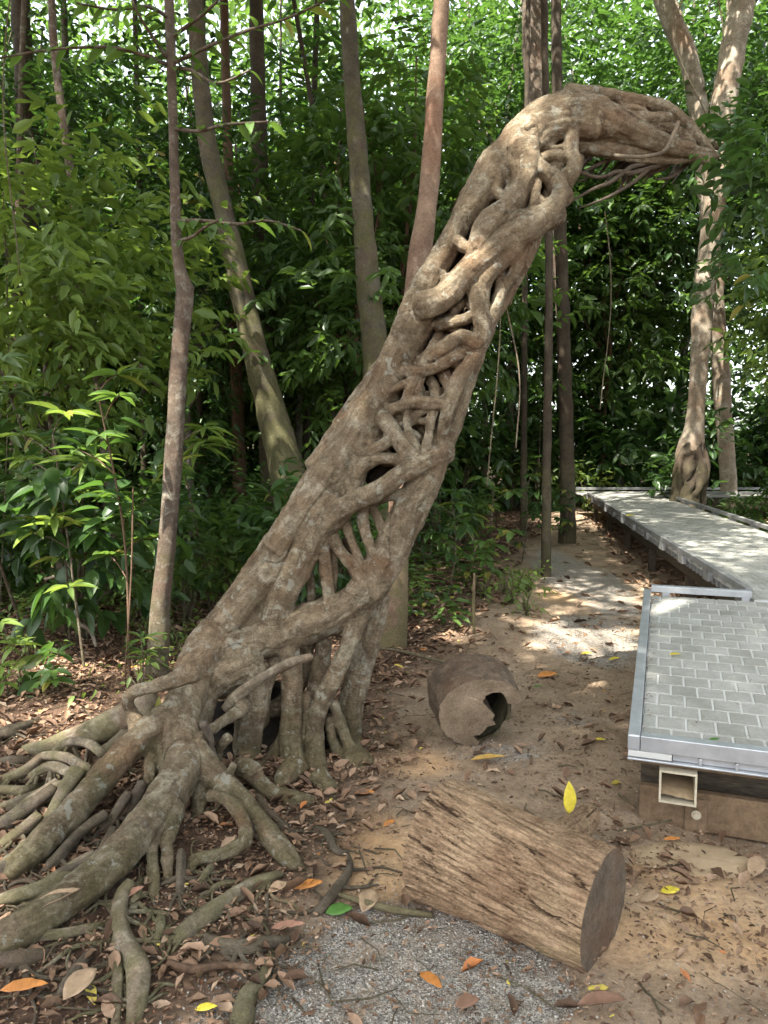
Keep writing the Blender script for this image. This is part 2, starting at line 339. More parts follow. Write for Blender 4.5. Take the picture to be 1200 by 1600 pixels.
# ---------------------------------------------------------------- strangler fig
def YB(py): return 3.66+max(0, 1100-py)*.00045
def fp(px, py, rp, d=0.0, ex=0.0):
    Yv = YB(py)+d+ex
    dd = ray(px, py)
    if dd[2] < -.05:
        tg = (0.02-CAMZ)/dd[2]; Yv = min(Yv, dd[1]*tg)
    p = P(px, py, Yv); return (*p, rp*Yv/F)
FIG = [ # (depth, points (px,py,r[,extra depth]))
 # back-left spar and main spar
 (.08, [(290,1050,20),(326,1000,19),(360,945,18),(415,865,17),(476,775,17),(528,692,17),(563,637,16),(594,585,15)]),
 (.0, [(295,1075,30),(336,1006,33),(384,940,32),(438,876,30),(490,800,33),(536,728,35),(567,666,32),(597,608,26),(623,553,27),(645,510,28),(656,474,25),(672,435,20),(699,388,17),(720,348,17),(744,312,23),(776,270,34),(815,222,36),(858,188,34),(905,178,35),(955,194,27),(1005,214,20),(1050,230,15),(1090,239,10),(1122,244,4)]),
 (-.05, [(430,860,24),(480,790,26),(524,722,26),(560,665,22),(585,625,18)]),
 (.14, [(500,740,34),(555,660,28),(600,590,24),(630,540,20)]),
 # long outer right spar sweeping down and left
 (-.02, [(866,262,14),(863,300,13),(850,335,13),(831,377,12),(812,418,12),(785,465,12),(762,505,13),(745,550,13),(728,600,13),(710,650,16),(686,700,22),(656,765,29),(630,822,30),(600,878,30),(570,925,31),(530,955,32),(467,979,33),(404,1000,35),(356,1022,41),(318,1062,42)]),
 # second inner stem of the lower left
 (-.04, [(520,775,30),(488,825,32),(462,888,26),(440,937,23),(424,985,22)]),
 (.02, [(440,900,24),(400,960,26),(368,1010,24)]),
 # upper diagonal band A
 (-.12, [(655,482,19),(690,466,20),(725,434,19),(760,400,21),(798,370,22),(835,350,18),(866,322,15),(876,295,12),(860,272,12)]),
 (-.10, [(755,396,22),(752,372,17),(768,348,20),(797,322,18),(815,294,18),(822,256,20),(815,225,24)]),
 (-.11, [(776,352,18),(815,345,20),(850,338,18)]),
 (-.12, [(822,252,15),(842,260,12),(860,276,13),(872,298,12)]),
 (-.12, [(826,284,8),(836,306,7),(850,318,7),(858,318,7)]),
 (-.14, [(838,282,7),(836,305,7),(832,330,8)]),
 (-.08, [(893,205,11),(893,240,13),(898,258,13),(884,282,13)]),
 (-.08, [(842,250,8),(868,242,8),(890,250,9)]), (-.06, [(850,225,6),(868,232,5),(886,228,6)]),
 (-.03, [(835,228,18),(858,204,20),(895,196,18),(935,204,14)]),
 (-.1, [(705,436,8),(725,412,7),(748,385,7)]), (-.1, [(718,380,9),(735,392,7),(752,398,8)]),
 (-.10, [(775,300,8),(792,312,6),(808,318,7)]), (-.1, [(782,330,9),(792,305,6),(800,285,7)]),
 (-.12, [(812,372,14),(800,398,13),(775,418,13),(757,441,13),(750,480,12)]),
 (-.13, [(737,436,12),(748,476,13),(757,515,16),(744,538,15),(720,527,12),(690,545,12),(668,560,9)]),
 (-.12, [(700,505,9),(726,500,10),(750,487,10)]), (-.08, [(783,428,9),(781,460,9),(770,492,9),(752,530,10)]),
 (-.05, [(800,400,9),(803,430,8),(795,455,8)]), (-.1, [(812,395,10),(806,420,9),(785,455,7)]),
 (-.1, [(770,490,8),(763,510,7),(752,525,9)]),
 (-.12, [(750,530,14),(742,557,11),(722,582,12),(710,610,13),(700,640,11),(690,680,9)]),
 (-.12, [(640,580,9),(665,580,9),(690,570,10),(712,556,10),(738,545,10)]),
 (-.1, [(628,645,9),(645,600,9),(660,570,9),(680,540,8)]), (-.1, [(690,548,7),(700,565,7),(722,572,8)]),
 (-.1, [(660,575,7),(655,600,8),(648,630,9)]), (-.12, [(695,590,9),(703,612,9),(690,632,8)]),
 (-.12, [(612,640,9),(646,629,10),(672,630,10),(694,632,9),(706,630,8)]), (-.06, [(660,620,6),(690,612,5),(712,612,6)]),
 (-.12, [(598,655,13),(612,672,14),(630,698,14),(652,720,17)]), (-.12, [(640,635,6),(636,665,7),(648,694,8),(656,717,9)]),
 (-.12, [(678,640,8),(672,668,7),(667,695,8),(658,717,10)]), (-.1, [(650,655,5),(662,660,5),(672,655,6)]), (-.1,[(625,665,6),(637,662,5),(650,655,6)]),
 (-.10, [(563,728,12),(592,717,10),(622,718,11),(654,714,13)]), (-.12, [(578,706,9),(592,698,9),(606,690,10),(612,675,9)]),
 (-.1, [(590,715,8),(575,720,9),(560,735,12)]),
 (-.11, [(512,815,20),(548,788,18),(590,767,18),(625,742,17),(652,727,17),(680,710,17)]),
 (-.06, [(585,784,8),(617,773,9),(645,767,9),(662,758,10)]),
 (-.05, [(690,660,9),(682,690,10),(670,715,12)]), (-.03, [(704,640,10),(692,670,10),(680,700,12)]),
 (-.08, [(565,786,9),(570,829,9),(585,872,9),(592,895,13),(588,915,14)]), (-.06, [(536,808,7),(553,854,7),(566,887,8),(571,912,8)]),
 (-.07, [(518,838,10),(532,862,10),(552,887,10),(566,917,10),(560,942,12)]), (-.05, [(508,820,12),(506,855,11),(510,900,10),(515,937,10),(523,962,14)]),
 (.04, [(480,865,7),(485,915,6),(487,965,7)]), (-.04, [(580,788,7),(596,825,7),(600,865,7)]), (.03, [(622,780,7),(617,808,6),(600,835,6)]),
 (-.02, [(560,735,14),(545,772,18),(515,812,24)]), (.0,[(520,850,6),(522,890,5),(518,930,6)]),
 (.12, [(540,845,12),(560,900,10),(580,940,10)]),
 # arch: upper lattice, dark underside roots, tip
 (.0, [(885,152,18),(910,150,14),(938,148,10),(975,154,8),(1012,160,8),(1045,170,8),(1070,190,8),(1092,214,7),(1112,238,5)]),
 (.1, [(905,160,14),(945,158,9),(985,166,8),(1025,176,8),(1060,198,8),(1100,228,6)]),
 (.03, [(925,152,7),(945,168,6),(968,180,7),(985,198,8)]), (.0, [(960,150,6),(975,166,5),(1000,172,6),(1018,190,6),(1025,212,7)]),
 (.02, [(1000,158,6),(1018,170,5),(1040,178,6),(1052,196,6),(1058,222,7)]), (-.02, [(935,178,8),(962,170,6),(990,182,6),(1020,184,7),(1048,184,6)]),
 (.05, [(1040,168,6),(1046,186,5),(1066,198,5),(1080,222,6)]), (.0, [(985,190,7),(1008,186,5),(1032,196,6),(1060,204,6),(1085,226,5)]),
 (.12, [(930,175,9),(970,182,7),(1010,195,7),(1050,210,7)]), (.06, [(1085,225,7),(1108,222,5),(1125,232,3)]), (.0, [(1070,232,7),(1098,250,5),(1118,252,3)]),
 # columns under the sweeping branch
 (-.12, [(330,1072,30),(355,1052,28),(400,1028,24)]),
 (-.12, [(400,1040,22),(398,1090,20),(392,1135,19),(390,1180,19),(392,1225,20)]), (-.1, [(378,1140,12),(374,1175,12),(386,1212,13)]),
 (-.05, [(450,1010,16),(456,1060,16),(457,1110,16),(456,1150,18),(460,1205,23)]), (-.02,[(482,1085,9),(478,1130,11),(470,1190,15)]),
 (-.06, [(560,960,18),(543,1010,16),(521,1058,16),(498,1110,17),(492,1155,18),(497,1215,18)]),
 (.14, [(590,930,22),(575,1000,21),(556,1060,22),(546,1110,23),(546,1160,22),(556,1200,26)]),
 (.05, [(506,1000,12),(500,1040,13),(490,1090,14)]), (.1, [(480,1000,14),(470,1060,14),(440,1100,16),(415,1110,14)]),
 (-.02, [(520,1098,8),(538,1145,8),(556,1192,8)]), (.0, [(515,1120,8),(520,1155,8),(532,1188,10)]),
 (-.08, [(452,1138,12),(430,1175,11),(405,1208,10)]), (-.1, [(428,1040,9),(415,1080,9),(410,1115,9)]),
 (.04, [(420,1112,12),(440,1102,10),(462,1112,10)]),
 # front column
 (-.1, [(335,1000,34,.06),(318,1022,34,0),(302,1055,28,-.1),(290,1092,26,-.24),(284,1130,28,-.36),(286,1165,34,-.42),(292,1203,42,-.46),(296,1240,36,-.5)]),
 (-.1, [(312,1040,22,-.05),(280,1095,24,-.2),(266,1140,26,-.32),(268,1180,32,-.4),(280,1215,36,-.46)]),
 (-.08, [(318,1062,36,0),(312,1100,26,-.12),(306,1140,22,-.28),(304,1180,24,-.38)]),
]
ROOTF = [ # big roots flowing off the base: points (px,py,r, height above local ground)
 [(290,1100,24,.30),(272,1112,24,.28),(245,1132,25,.24),(198,1174,24,.17),(150,1226,25,.12),(100,1280,26,.08),(48,1332,27,.05),(-30,1400,27,.02)],
 [(294,1190,40,.14),(270,1230,36,.11),(238,1275,34,.09),(190,1328,33,.08),(130,1384,33,.06),(65,1432,33,.05),(-5,1475,30,.03),(-80,1510,26,.0)],
 [(300,1172,28,.18),(322,1200,25,.14),(345,1222,22,.12),(378,1258,21,.08),(412,1296,20,.06),(445,1335,18,.03),(478,1372,13,.0)],
 [(305,1045,20,.50),(270,1064,14,.44),(225,1076,10,.40),(201,1088,10,.36),(205,1118,10,.26),(212,1148,11,.18),(180,1170,14,.08),(160,1195,12,.04)],
 [(206,1112,9,.28),(222,1130,8,.24),(236,1146,9,.2)],
 [(262,1270,18,.09),(240,1318,10,.06),(240,1370,9,.03),(243,1425,8,.0)],
 [(276,1262,18,.09),(262,1310,11,.06),(262,1350,10,.04),(262,1392,8,.0)],
 [(318,1205,20,.1),(312,1240,16,.06),(310,1285,12,.02)],
 [(325,1244,10,.13),(355,1250,10,.12),(379,1280,11,.10),(381,1315,12,.07),(345,1335,11,.04),(302,1345,11,.03),(296,1375,9,.0)],
 [(242,1155,14,.17),(234,1200,10,.1),(234,1240,9,.07),(238,1275,9,.03)],
 [(395,1205,20,.1),(372,1195,12,.08),(370,1235,9,.02)],
 [(392,1210,15,.06),(425,1238,13,.03),(470,1250,11,.015),(500,1256,8,.0)],
 [(462,1195,22,.05),(440,1225,14,.02),(455,1245,12,.0)],
 [(495,1210,18,.05),(515,1232,14,.01),(520,1250,9,-.01)],
 [(380,1100,13,.28),(372,1112,11,.27),(342,1130,9,.24),(308,1156,10,.21)],
 [(357,1152,9,.2),(342,1170,8,.14),(340,1192,8,.06)],
]
fb = MB()
for k, (d, pts) in enumerate(FIG):
    q = [fp(p[0], p[1], p[2], d, p[3] if len(p) > 3 else 0) for p in pts]
    if max(p[2] for p in pts) <= 20 and d < -.045:          # slim lattice members bend back into the stems they join
        def ext(a, b):
            v = np.array([a[0]-b[0], a[1]-b[1]], float); v /= np.linalg.norm(v)+1e-6; return (a[0]+v[0]*13, a[1]+v[1]*13, a[2]*1.3)
        q = [fp(p[0], p[1], p[2]*(.86 if 0 < i_ < len(pts)-1 else 1.05), d, .045 if i_ in (0, len(pts)-1) else 0) for i_, p in enumerate(pts)]
        q = [fp(*ext(pts[0], pts[1]), d, .12)]+q+[fp(*ext(pts[-1], pts[-2]), d, .12)]
    tube(fb, q, 16, .02, .25, k+1)
def gp(px, py, rp, h):
    p = G(px, py, 0.0)
    for _ in range(4): p = G(px, py, float(gh(p[0], p[1]))+h)
    return (p[0], p[1], p[2], rp*p[1]/F*1.02)
rn = np.random.default_rng(23)
XL = ([290, 390, 450, 530, 600, 690, 730], [785, 712, 688, 652, 612, 580, 560]); XR = ([290, 377, 465, 550, 650, 710, 730], [868, 828, 786, 745, 708, 680, 670])
for k in range(46):
    y0 = rn.uniform(300, 700); y1 = y0+rn.uniform(25, 85); u0 = rn.uniform(0, 1); u1_ = np.clip(u0+rn.choice([-1, 1])*rn.uniform(.25, .7), 0, 1); pts = []
    for t in np.linspace(0, 1, 5):
        y = min(y0+(y1-y0)*t, 722); u = u0+(u1_-u0)*t+rn.normal()*.05; xa, xb = np.interp(y, *XL), np.interp(y, *XR)
        pts.append((xa+(xb-xa)*u, y, rn.uniform(4.5, 7.5), (.0 if 0 < t < 1 else .08)))
    dd_ = rn.uniform(-.09, .06); tube(fb, [fp(p[0], p[1], p[2], dd_, p[3]) for p in pts], 12, .02, .25, k+400)
for k in range(9):                                        # strands closing the underside of the arch
    o_ = rn.uniform(-8, 14); tube(fb, [fp(880+rn.uniform(-6, 20), 222+o_, rn.uniform(6, 10), .02+.02*k), fp(930, 222+o_+rn.normal()*5, rn.uniform(6, 10), .03+.02*k), fp(985, 232+o_*.8+rn.normal()*5, rn.uniform(5, 8), .03+.015*k), fp(1035, 242+o_*.5+rn.normal()*4, rn.uniform(4, 6), .02+.01*k), fp(1095, 244+rn.normal()*3, 4, .02)], 10, .025, .3, k+500)
for k, pts in enumerate(ROOTF):
    pts = [(p[0], p[1], p[2]*.88, p[3]) for p in pts]
    if pts[-1][3] <= .03: pts = pts[:-1]+[(pts[-1][0], pts[-1][1], pts[-1][2]*.7, -pts[-1][2]*2.6/F)]
    tube(fb, [gp(*p) for p in pts], 16, .03, .22, k+101)
tb = G(420, 1190); FB = np.array([tb[0], 3.55, 0.0])
fig = thing('strangler_fig', 'huge leaning strangler fig with hollow lattice trunk arching over to the right and exposed roots', 'tree', FB)
tmp = mobj('fig_tmp', fb.mesh('fig_tmp', FB)); 
rm = tmp.modifiers.new('r', 'REMESH'); rm.mode = 'VOXEL'; rm.voxel_size = .006
s1 = tmp.modifiers.new('s', 'SMOOTH'); s1.factor = .5; s1.iterations = 7
tx = bpy.data.textures.new('tx', 'CLOUDS'); tx.noise_scale = .06; tx.noise_depth = 4
dm = tmp.modifiers.new('d', 'DISPLACE'); dm.texture = tx; dm.strength = .012; dm.mid_level = .5
dg = bpy.context.evaluated_depsgraph_get(); fm = bpy.data.meshes.new_from_object(tmp.evaluated_get(dg)); bpy.data.objects.remove(tmp)
fm.name = 'trunk'; fm.polygons.foreach_set('use_smooth', np.ones(len(fm.polygons), bool)); print('fig faces', len(fm.polygons))
from mathutils.kdtree import KDTree
CX = np.concatenate([t[0] for t in fb.rec]); CT_ = np.concatenate([t[1] for t in fb.rec]); CR = np.concatenate([t[2] for t in fb.rec])
CS = np.concatenate([np.concatenate([[0], np.cumsum(np.linalg.norm(np.diff(t[0], axis=0), axis=1))])+11.3*k for k, t in enumerate(fb.rec)])
kd = KDTree(len(CX))
for k, c in enumerate(CX): kd.insert(c, k)
kd.balance(); nv_ = len(fm.vertices); co = np.empty(nv_*3, np.float32); fm.vertices.foreach_get('co', co); co = co.reshape(-1, 3).astype(float)
no = np.empty(nv_*3, np.float32); fm.vertex_normals.foreach_get('vector', no); no = no.reshape(-1, 3); W_ = co+FB; own = np.empty(nv_, int)
for k in range(nv_):
    own[k] = min(kd.find_n(W_[k], 6), key=lambda t: t[2]/CR[t[1]])[1]
rel = W_-CX[own]; T_ = CT_[own]; sl_ = CS[own]+np.sum(rel*T_, 1); rel = rel-T_*np.sum(rel*T_, 1)[:, None]
rf = unit(np.cross(T_, np.array([.25, .93, .27]))); rg = np.cross(T_, rf); ang = np.arctan2(np.sum(rel*rg, 1), np.sum(rel*rf, 1)); rr_ = CR[own]
ca, sa = np.cos(ang), np.sin(ang); kk = np.clip(rr_/.06, .4, 2.5)
dsp = -.006*np.clip(rr_/.08, .3, 1.2)*np.abs(fbm(ca*1.5*kk, sa*1.5*kk, sl_*2.2, 3, 61))**.8*1.2+.0035*fbm(ca*5*kk, sa*5*kk, sl_*7, 3, 62)+.0022*vnoise(ca*2, sa*2, sl_*55, 63)
dsp = dsp+.006*np.clip(rr_/.08, .3, 1.2)*vnoise(ca*1.2, sa*1.2, sl_*9, 64)+.004
co2 = (co+no*dsp[:, None]).astype(np.float32); fm.vertices.foreach_set('co', co2.ravel())
fa_ = fm.attributes.new('flow', 'FLOAT_VECTOR', 'POINT'); fa_.data.foreach_set('vector', np.stack([ca*rr_, sa*rr_, sl_], 1).astype(np.float32).ravel()); fm.update()
mobj('trunk', fm, M['fig'], fig)
# added near-black tubes behind the lattice; their colour stands in for interior shade
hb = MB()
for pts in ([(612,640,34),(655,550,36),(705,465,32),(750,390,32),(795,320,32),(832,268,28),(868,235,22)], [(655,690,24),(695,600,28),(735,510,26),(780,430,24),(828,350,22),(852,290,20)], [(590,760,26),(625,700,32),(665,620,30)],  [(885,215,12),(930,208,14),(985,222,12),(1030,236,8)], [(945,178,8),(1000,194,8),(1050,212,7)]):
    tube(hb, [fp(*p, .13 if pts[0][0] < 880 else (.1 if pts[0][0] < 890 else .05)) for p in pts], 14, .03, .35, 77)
hb.build('hollow_shade', M['inner_shade'], fig)
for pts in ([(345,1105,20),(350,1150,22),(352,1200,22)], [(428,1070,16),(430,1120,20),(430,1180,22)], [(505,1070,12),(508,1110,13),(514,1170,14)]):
    hb = MB(); tube(hb, [fp(*p, .13) for p in pts], 14, .03, .35, 78); hb.build('base_gap_shade', M['inner_shade'], fig)  # near-black strands added so gaps between the base columns look shaded
# separate crawling roots, each a part
ROOTS = [
 ('root', [(205,1378,9,.06),(192,1395,13,.04),(185,1430,14,.03),(192,1470,16,.02),(215,1512,17,.02),(215,1560,16,.02),(205,1620,15,.02)]),
 ('root', [(176,1465,9,.01),(184,1515,9,.01),(183,1570,9,.01),(178,1640,9,.0)]),
 ('root', [(445,1365,7,.03),(420,1372,10,.03),(388,1385,11,.02),(342,1415,14,.02),(292,1450,15,.02),(250,1486,11,.0)]),
 ('dark', [(475,1465,8,.01),(425,1474,10,.02),(372,1482,11,.02),(335,1474,10,.01),(312,1458,8,.0)]),
 ('dark', [(-30,1502,14,.02),(30,1500,14,.02),(92,1490,9,.0)]),
 ('dark', [(150,1478,9,.03),(112,1528,10,.02),(84,1572,9,.0)]),
 ('dark', [(545,1338,5,.01),(545,1360,6,.02),(528,1385,8,.02),(505,1415,8,.02),(486,1436,6,.0)]),
 ('dark', [(490,1290,5,.0),(512,1305,6,.015),(525,1328,5,.015),(546,1338,5,.01)]),
 ('dark', [(392,1220,8,.04),(412,1262,9,.02),(440,1290,8,.01),(480,1325,5,.0)]),
 ('dark', [(225,1285,12,.14),(180,1325,13,.09),(130,1352,12,.05),(90,1372,13,.03),(40,1420,10,.0)]),
 ('root', [(150,1340,12,.06),(118,1358,13,.04),(70,1388,14,.02),(20,1402,14,.02),(-30,1420,12,.0)]),
 ('dark', [(200,1240,8,.1),(180,1272,8,.06),(162,1305,7,.02)]),
 ('dark', [(222,1222,9,.12),(210,1252,9,.06),(205,1285,8,.02)]),
 ('dark', [(165,1272,9,.08),(125,1300,9,.05),(90,1340,10,.04),(65,1368,9,.02)]),
 ('root', [(160,1178,7,.14),(138,1162,8,.14),(110,1158,8,.12),(88,1172,7,.06)]),
 ('root', [(138,1205,10,.12),(105,1185,9,.12),(70,1182,9,.1),(45,1200,9,.08),(20,1212,8,.05),(-20,1228,9,.02)]),
 ('root', [(110,1208,8,.1),(80,1198,8,.1),(60,1205,7,.08),(30,1222,7,.04)]),
 ('root', [(130,1215,13,.08),(95,1232,11,.08),(55,1252,12,.05),(20,1278,12,.04),(-30,1305,12,.02)]),
 ('dark', [(85,1232,8,.1),(50,1258,9,.06),(10,1288,10,.03),(-30,1320,10,.0)]),
 ('root', [(120,1205,12,.13),(98,1240,11,.1),(78,1275,10,.05),(62,1300,8,.0)]),
 ('dark', [(75,1290,9,.06),(40,1325,10,.04),(0,1362,12,.02),(-40,1390,12,.0)]),
 ('root', [(60,1275,10,.06),(30,1300,10,.04),(-20,1340,12,.02)]),
 ('root', [(240,1098,22,.22),(200,1118,22,.16),(160,1138,20,.1),(118,1155,17,.06),(70,1170,15,.04),(30,1176,10,.0)]),
 ('dark', [(60,1128,8,.03),(10,1145,9,.03),(-30,1150,8,.0)]),
 ('root', [(195,1150,13,.1),(172,1172,13,.08),(160,1190,10,.03)]),
 ('root', [(487,1026,6,.9),(455,1036,8,.82),(420,1052,8,.72),(392,1070,9,.62),(368,1088,9,.52),(352,1108,8,.4)]),
 ('root', [(-20,1456,7,.02),(60,1462,7,.02),(130,1452,6,.02),(190,1436,4,.0)]),
 ('root', [(250,1420,6,.02),(252,1450,6,.02),(238,1482,7,.0)]),
 ('root', [(222,1372,8,.04),(210,1405,8,.03),(202,1440,7,.0)]),
 ('dark', [(283,1332,9,.06),(281,1370,8,.03),(280,1420,8,.0)]),
 ('root', [(340,1340,6,.02),(322,1365,6,.02),(300,1395,5,.0)]),
 ('root', [(365,1195,6,.2),(352,1225,6,.1),(356,1250,5,.02)]),
 ('dark', [(318,1130,6,.3),(330,1160,5,.2),(322,1190,5,.12)]),
 ('root', [(-20,1230,8,.04),(30,1235,8,.04),(75,1225,6,.04)]),
 ('dark', [(-20,1195,7,.03),(25,1188,7,.03),(60,1192,6,.02)]),
 ('root', [(-20,1270,9,.03),(20,1256,9,.04),(60,1240,8,.05),(90,1222,8,.07)]),
 ('dark', [(178,1295,6,.05),(160,1328,7,.03),(150,1352,6,.01)]),
]
for k, (kd, pts) in enumerate(ROOTS):
    mb = MB(); ee = lambda p: (p[0], p[1], p[2]*.8, -.9*p[2]*2.6/F) if p[3] < .05 else p
    pts = [ee(p) if i_ in (0, len(pts)-1) else p for i_, p in enumerate(pts)]; q = [gp(*p) for p in pts]
    if pts[0][0] != 487:
        rs = np.random.default_rng(k+900)
        for z_ in range(7):
            b_0 = np.array(q[rs.integers(1, len(q)-1)]); a_ = rs.uniform(0, 6.28); L_ = rs.uniform(.08, .3); w_ = []
            for t_ in np.linspace(0, 1, 5):
                x_ = b_0[0]+math.cos(a_)*L_*t_; y_ = b_0[1]+math.sin(a_)*L_*t_; a_ += rs.normal()*.25
                w_.append((x_, y_, max(float(gh(x_, y_))+.008-.03*(t_ > .9), b_0[2]*(1-t_*2.2)), min(b_0[3]*.5, .009)*(1-.7*t_)))
            tube(mb, w_, 7, .02, .35, k*7+z_)
    if pts[0][0] == 487: q = [(*P(p[0], p[1], 3.44), p[2]*3.44/F) for p in pts]
    tube(mb, q, 18, .014, .45, k+201)
    mb.build('root', M['rootdark' if kd == 'dark' else 'root'], fig)
rs = np.random.default_rng(31)
for k in range(34):
    px, py = rs.uniform(-20, 430), rs.uniform(1190, 1480)
    if py < 1190+(px-200)*.2 or (px > 250 and py < 1330): continue
    a_ = math.atan2(-.8+rs.normal()*.5, -1.0+rs.normal()*.6) if px < 260 else rs.uniform(-2.4, -.6); g0 = G(px, py, .05); w_ = []; L_ = rs.uniform(.2, .6); r_ = rs.uniform(.005, .014)
    for t_ in np.linspace(0, 1, 7):
        x_, y_ = g0[0]+math.cos(a_)*L_*t_, g0[1]+math.sin(a_)*L_*t_; a_ += rs.normal()*.12; w_.append((x_, y_, float(gh(x_, y_))+r_*.4+.012*math.sin(t_*9+k)-.02*(t_ in (0, 1)), r_*(1-.6*t_)))
    mb = MB(); tube(mb, w_, 10, .015, .4, k+700)
    for z_ in range(3):
        b_0 = w_[rs.integers(1, 5)]; b_ = a_+rs.choice([-1, 1])*rs.uniform(.5, 1); tube(mb, [b_0[:3]+(r_*.5,), (b_0[0]+math.cos(b_)*.07, b_0[1]+math.sin(b_)*.07, b_0[2]-.004, r_*.35), (b_0[0]+math.cos(b_+.3)*.15, b_0[1]+math.sin(b_+.3)*.15, b_0[2]-.03, r_*.2)], 7, .02, .3, k)
    mb.build('root', M['root' if k % 3 else 'rootdark'], fig)
# thin hanging aerial roots under the arch
for k, pts in enumerate(([(1060,190,3),(1050,215,3),(1035,238,3),(1000,245,3),(960,243,3)], [(1010,255,4),(985,262,3.5),(955,284,3),(925,296,2.5),(880,322,1)], [(1030,250,3.5),(1005,272,3),(985,288,2.5),(950,308,2),(905,325,1)], [(760,360,1.5),(800,520,1.2),(812,600,1),(806,700,1)],
                         [(895,265,3),(935,277,3),(965,268,3.5),(990,270,4),(1040,255,4)])):
    mb = MB(); tube(mb, [fp(*p, .05 if k else -.12) for p in pts], 8, .02, .25, k+301); mb.build('aerial_root', M['root' if k in (0, 3) else 'rootdark'], fig)
r = np.random.default_rng(5); mb = MB()
for q in range(34):
    x0 = r.uniform(920, 1085); y0 = r.uniform(235, 255); x1 = x0-r.uniform(10, 70)
    tube(mb, [fp(x0, y0, 3.5, .1+.1*(q%3)), fp((x0+x1)/2, y0+r.uniform(10, 25), 2.6, .1+.1*(q%3)), fp(x1, y0+r.uniform(20, 50), 1, .12)], 6, .03)
mb.build('hanging_rootlets', M['rootdark'], fig)
# leafy end of the fig
pts = [crown_pts(r, P(1155, 285, 3.95), (.22, .35, .3), 8, 50, 7, .09, .16), crown_pts(r, P(1170, 400, 4.2), (.2, .3, .3), 6, 30, 6, .09, .14), crown_pts(r, P(1150, 190, 4.2), (.2, .3, .12), 5, 16, 6, .085, .14)]
fol = mobj('foliage', leafmesh('foliage', [bake('', NEAR, *p[:6]) for p in pts], FB), M['leafd'], fig)

# small live leaf sprouts on the fig base
for px, py in ((248, 1103), (312, 1090)):
    c0 = P(px, py+12, 3.3); o = mobj('leaf', leafmesh('leaf', [bake('', NEAR, np.array([c0]), np.array([[.05, -.1, 1.]]), np.array([[.2, -1, .1]]), np.array([.075 if px < 300 else .05]), np.array([.03 if px < 300 else .018]), np.array([1.]))], FB), M['leafl'], fig)

# ---------------------------------------------------------------- logs
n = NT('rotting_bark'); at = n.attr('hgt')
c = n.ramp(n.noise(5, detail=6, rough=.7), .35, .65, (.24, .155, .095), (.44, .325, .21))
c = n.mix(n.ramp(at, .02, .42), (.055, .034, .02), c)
c = n.mix(n.math('MULTIPLY', n.ramp(n.noise(3.3, detail=4), .55, .68), .45), c, (.22, .19, .09))
c = n.mix(1.0, c, n.ramp(n.noise(90, detail=5, rough=.8), .3, .7, (.6, .6, .6), (1.3, 1.3, 1.3)), 'MULTIPLY')
fm_ = n.n.new('ShaderNodeMapping'); fm_.inputs['Rotation'].default_value = (0, 0, R(37.6)); n.link(n.co.outputs['Object'], fm_.inputs[0]); fm2 = n.n.new('ShaderNodeMapping'); fm2.inputs['Scale'].default_value = (5, 60, 60); n.link(fm_.outputs[0], fm2.inputs[0])
fs_ = n.noise(1.5, fm2.outputs[0], detail=6, rough=.75, dist=.5); c = n.mix(1.0, c, n.ramp(fs_, .35, .65, (.55, .5, .46), (1.35, 1.32, 1.28)), 'MULTIPLY')
n.bump(n.math('ADD', n.math('MULTIPLY', fs_, 1.5), n.noise(70, detail=6, rough=.8)), 1.0, .008); M['logbark'] = n.col(c, .92, .15)
n = NT('cut_wood'); gcol = n.noise(7, detail=5)
c = n.ramp(gcol, .35, .7, (.15, .108, .07), (.31, .235, .16)); 
c = n.mix(n.math('MULTIPLY', n.ramp(n.noise(3, detail=5), .5, .65), .6), c, (.06, .045, .03)); c = n.mix(1.0, c, n.ramp(n.noise(120, detail=4, rough=.8), .35, .65, (.65, .65, .65), (1.3, 1.3, 1.3)), 'MULTIPLY')
n.bump(n.noise(110, detail=5, rough=.8), .8, .005); M['cut2'] = n.col(c, .9, .15)
M['cut'] = bark('sawn_face', (.11, .082, .056), (.20, .152, .105), (.25, .20, .145), 13, patchamt=.58, bump=.9, bd=.008)
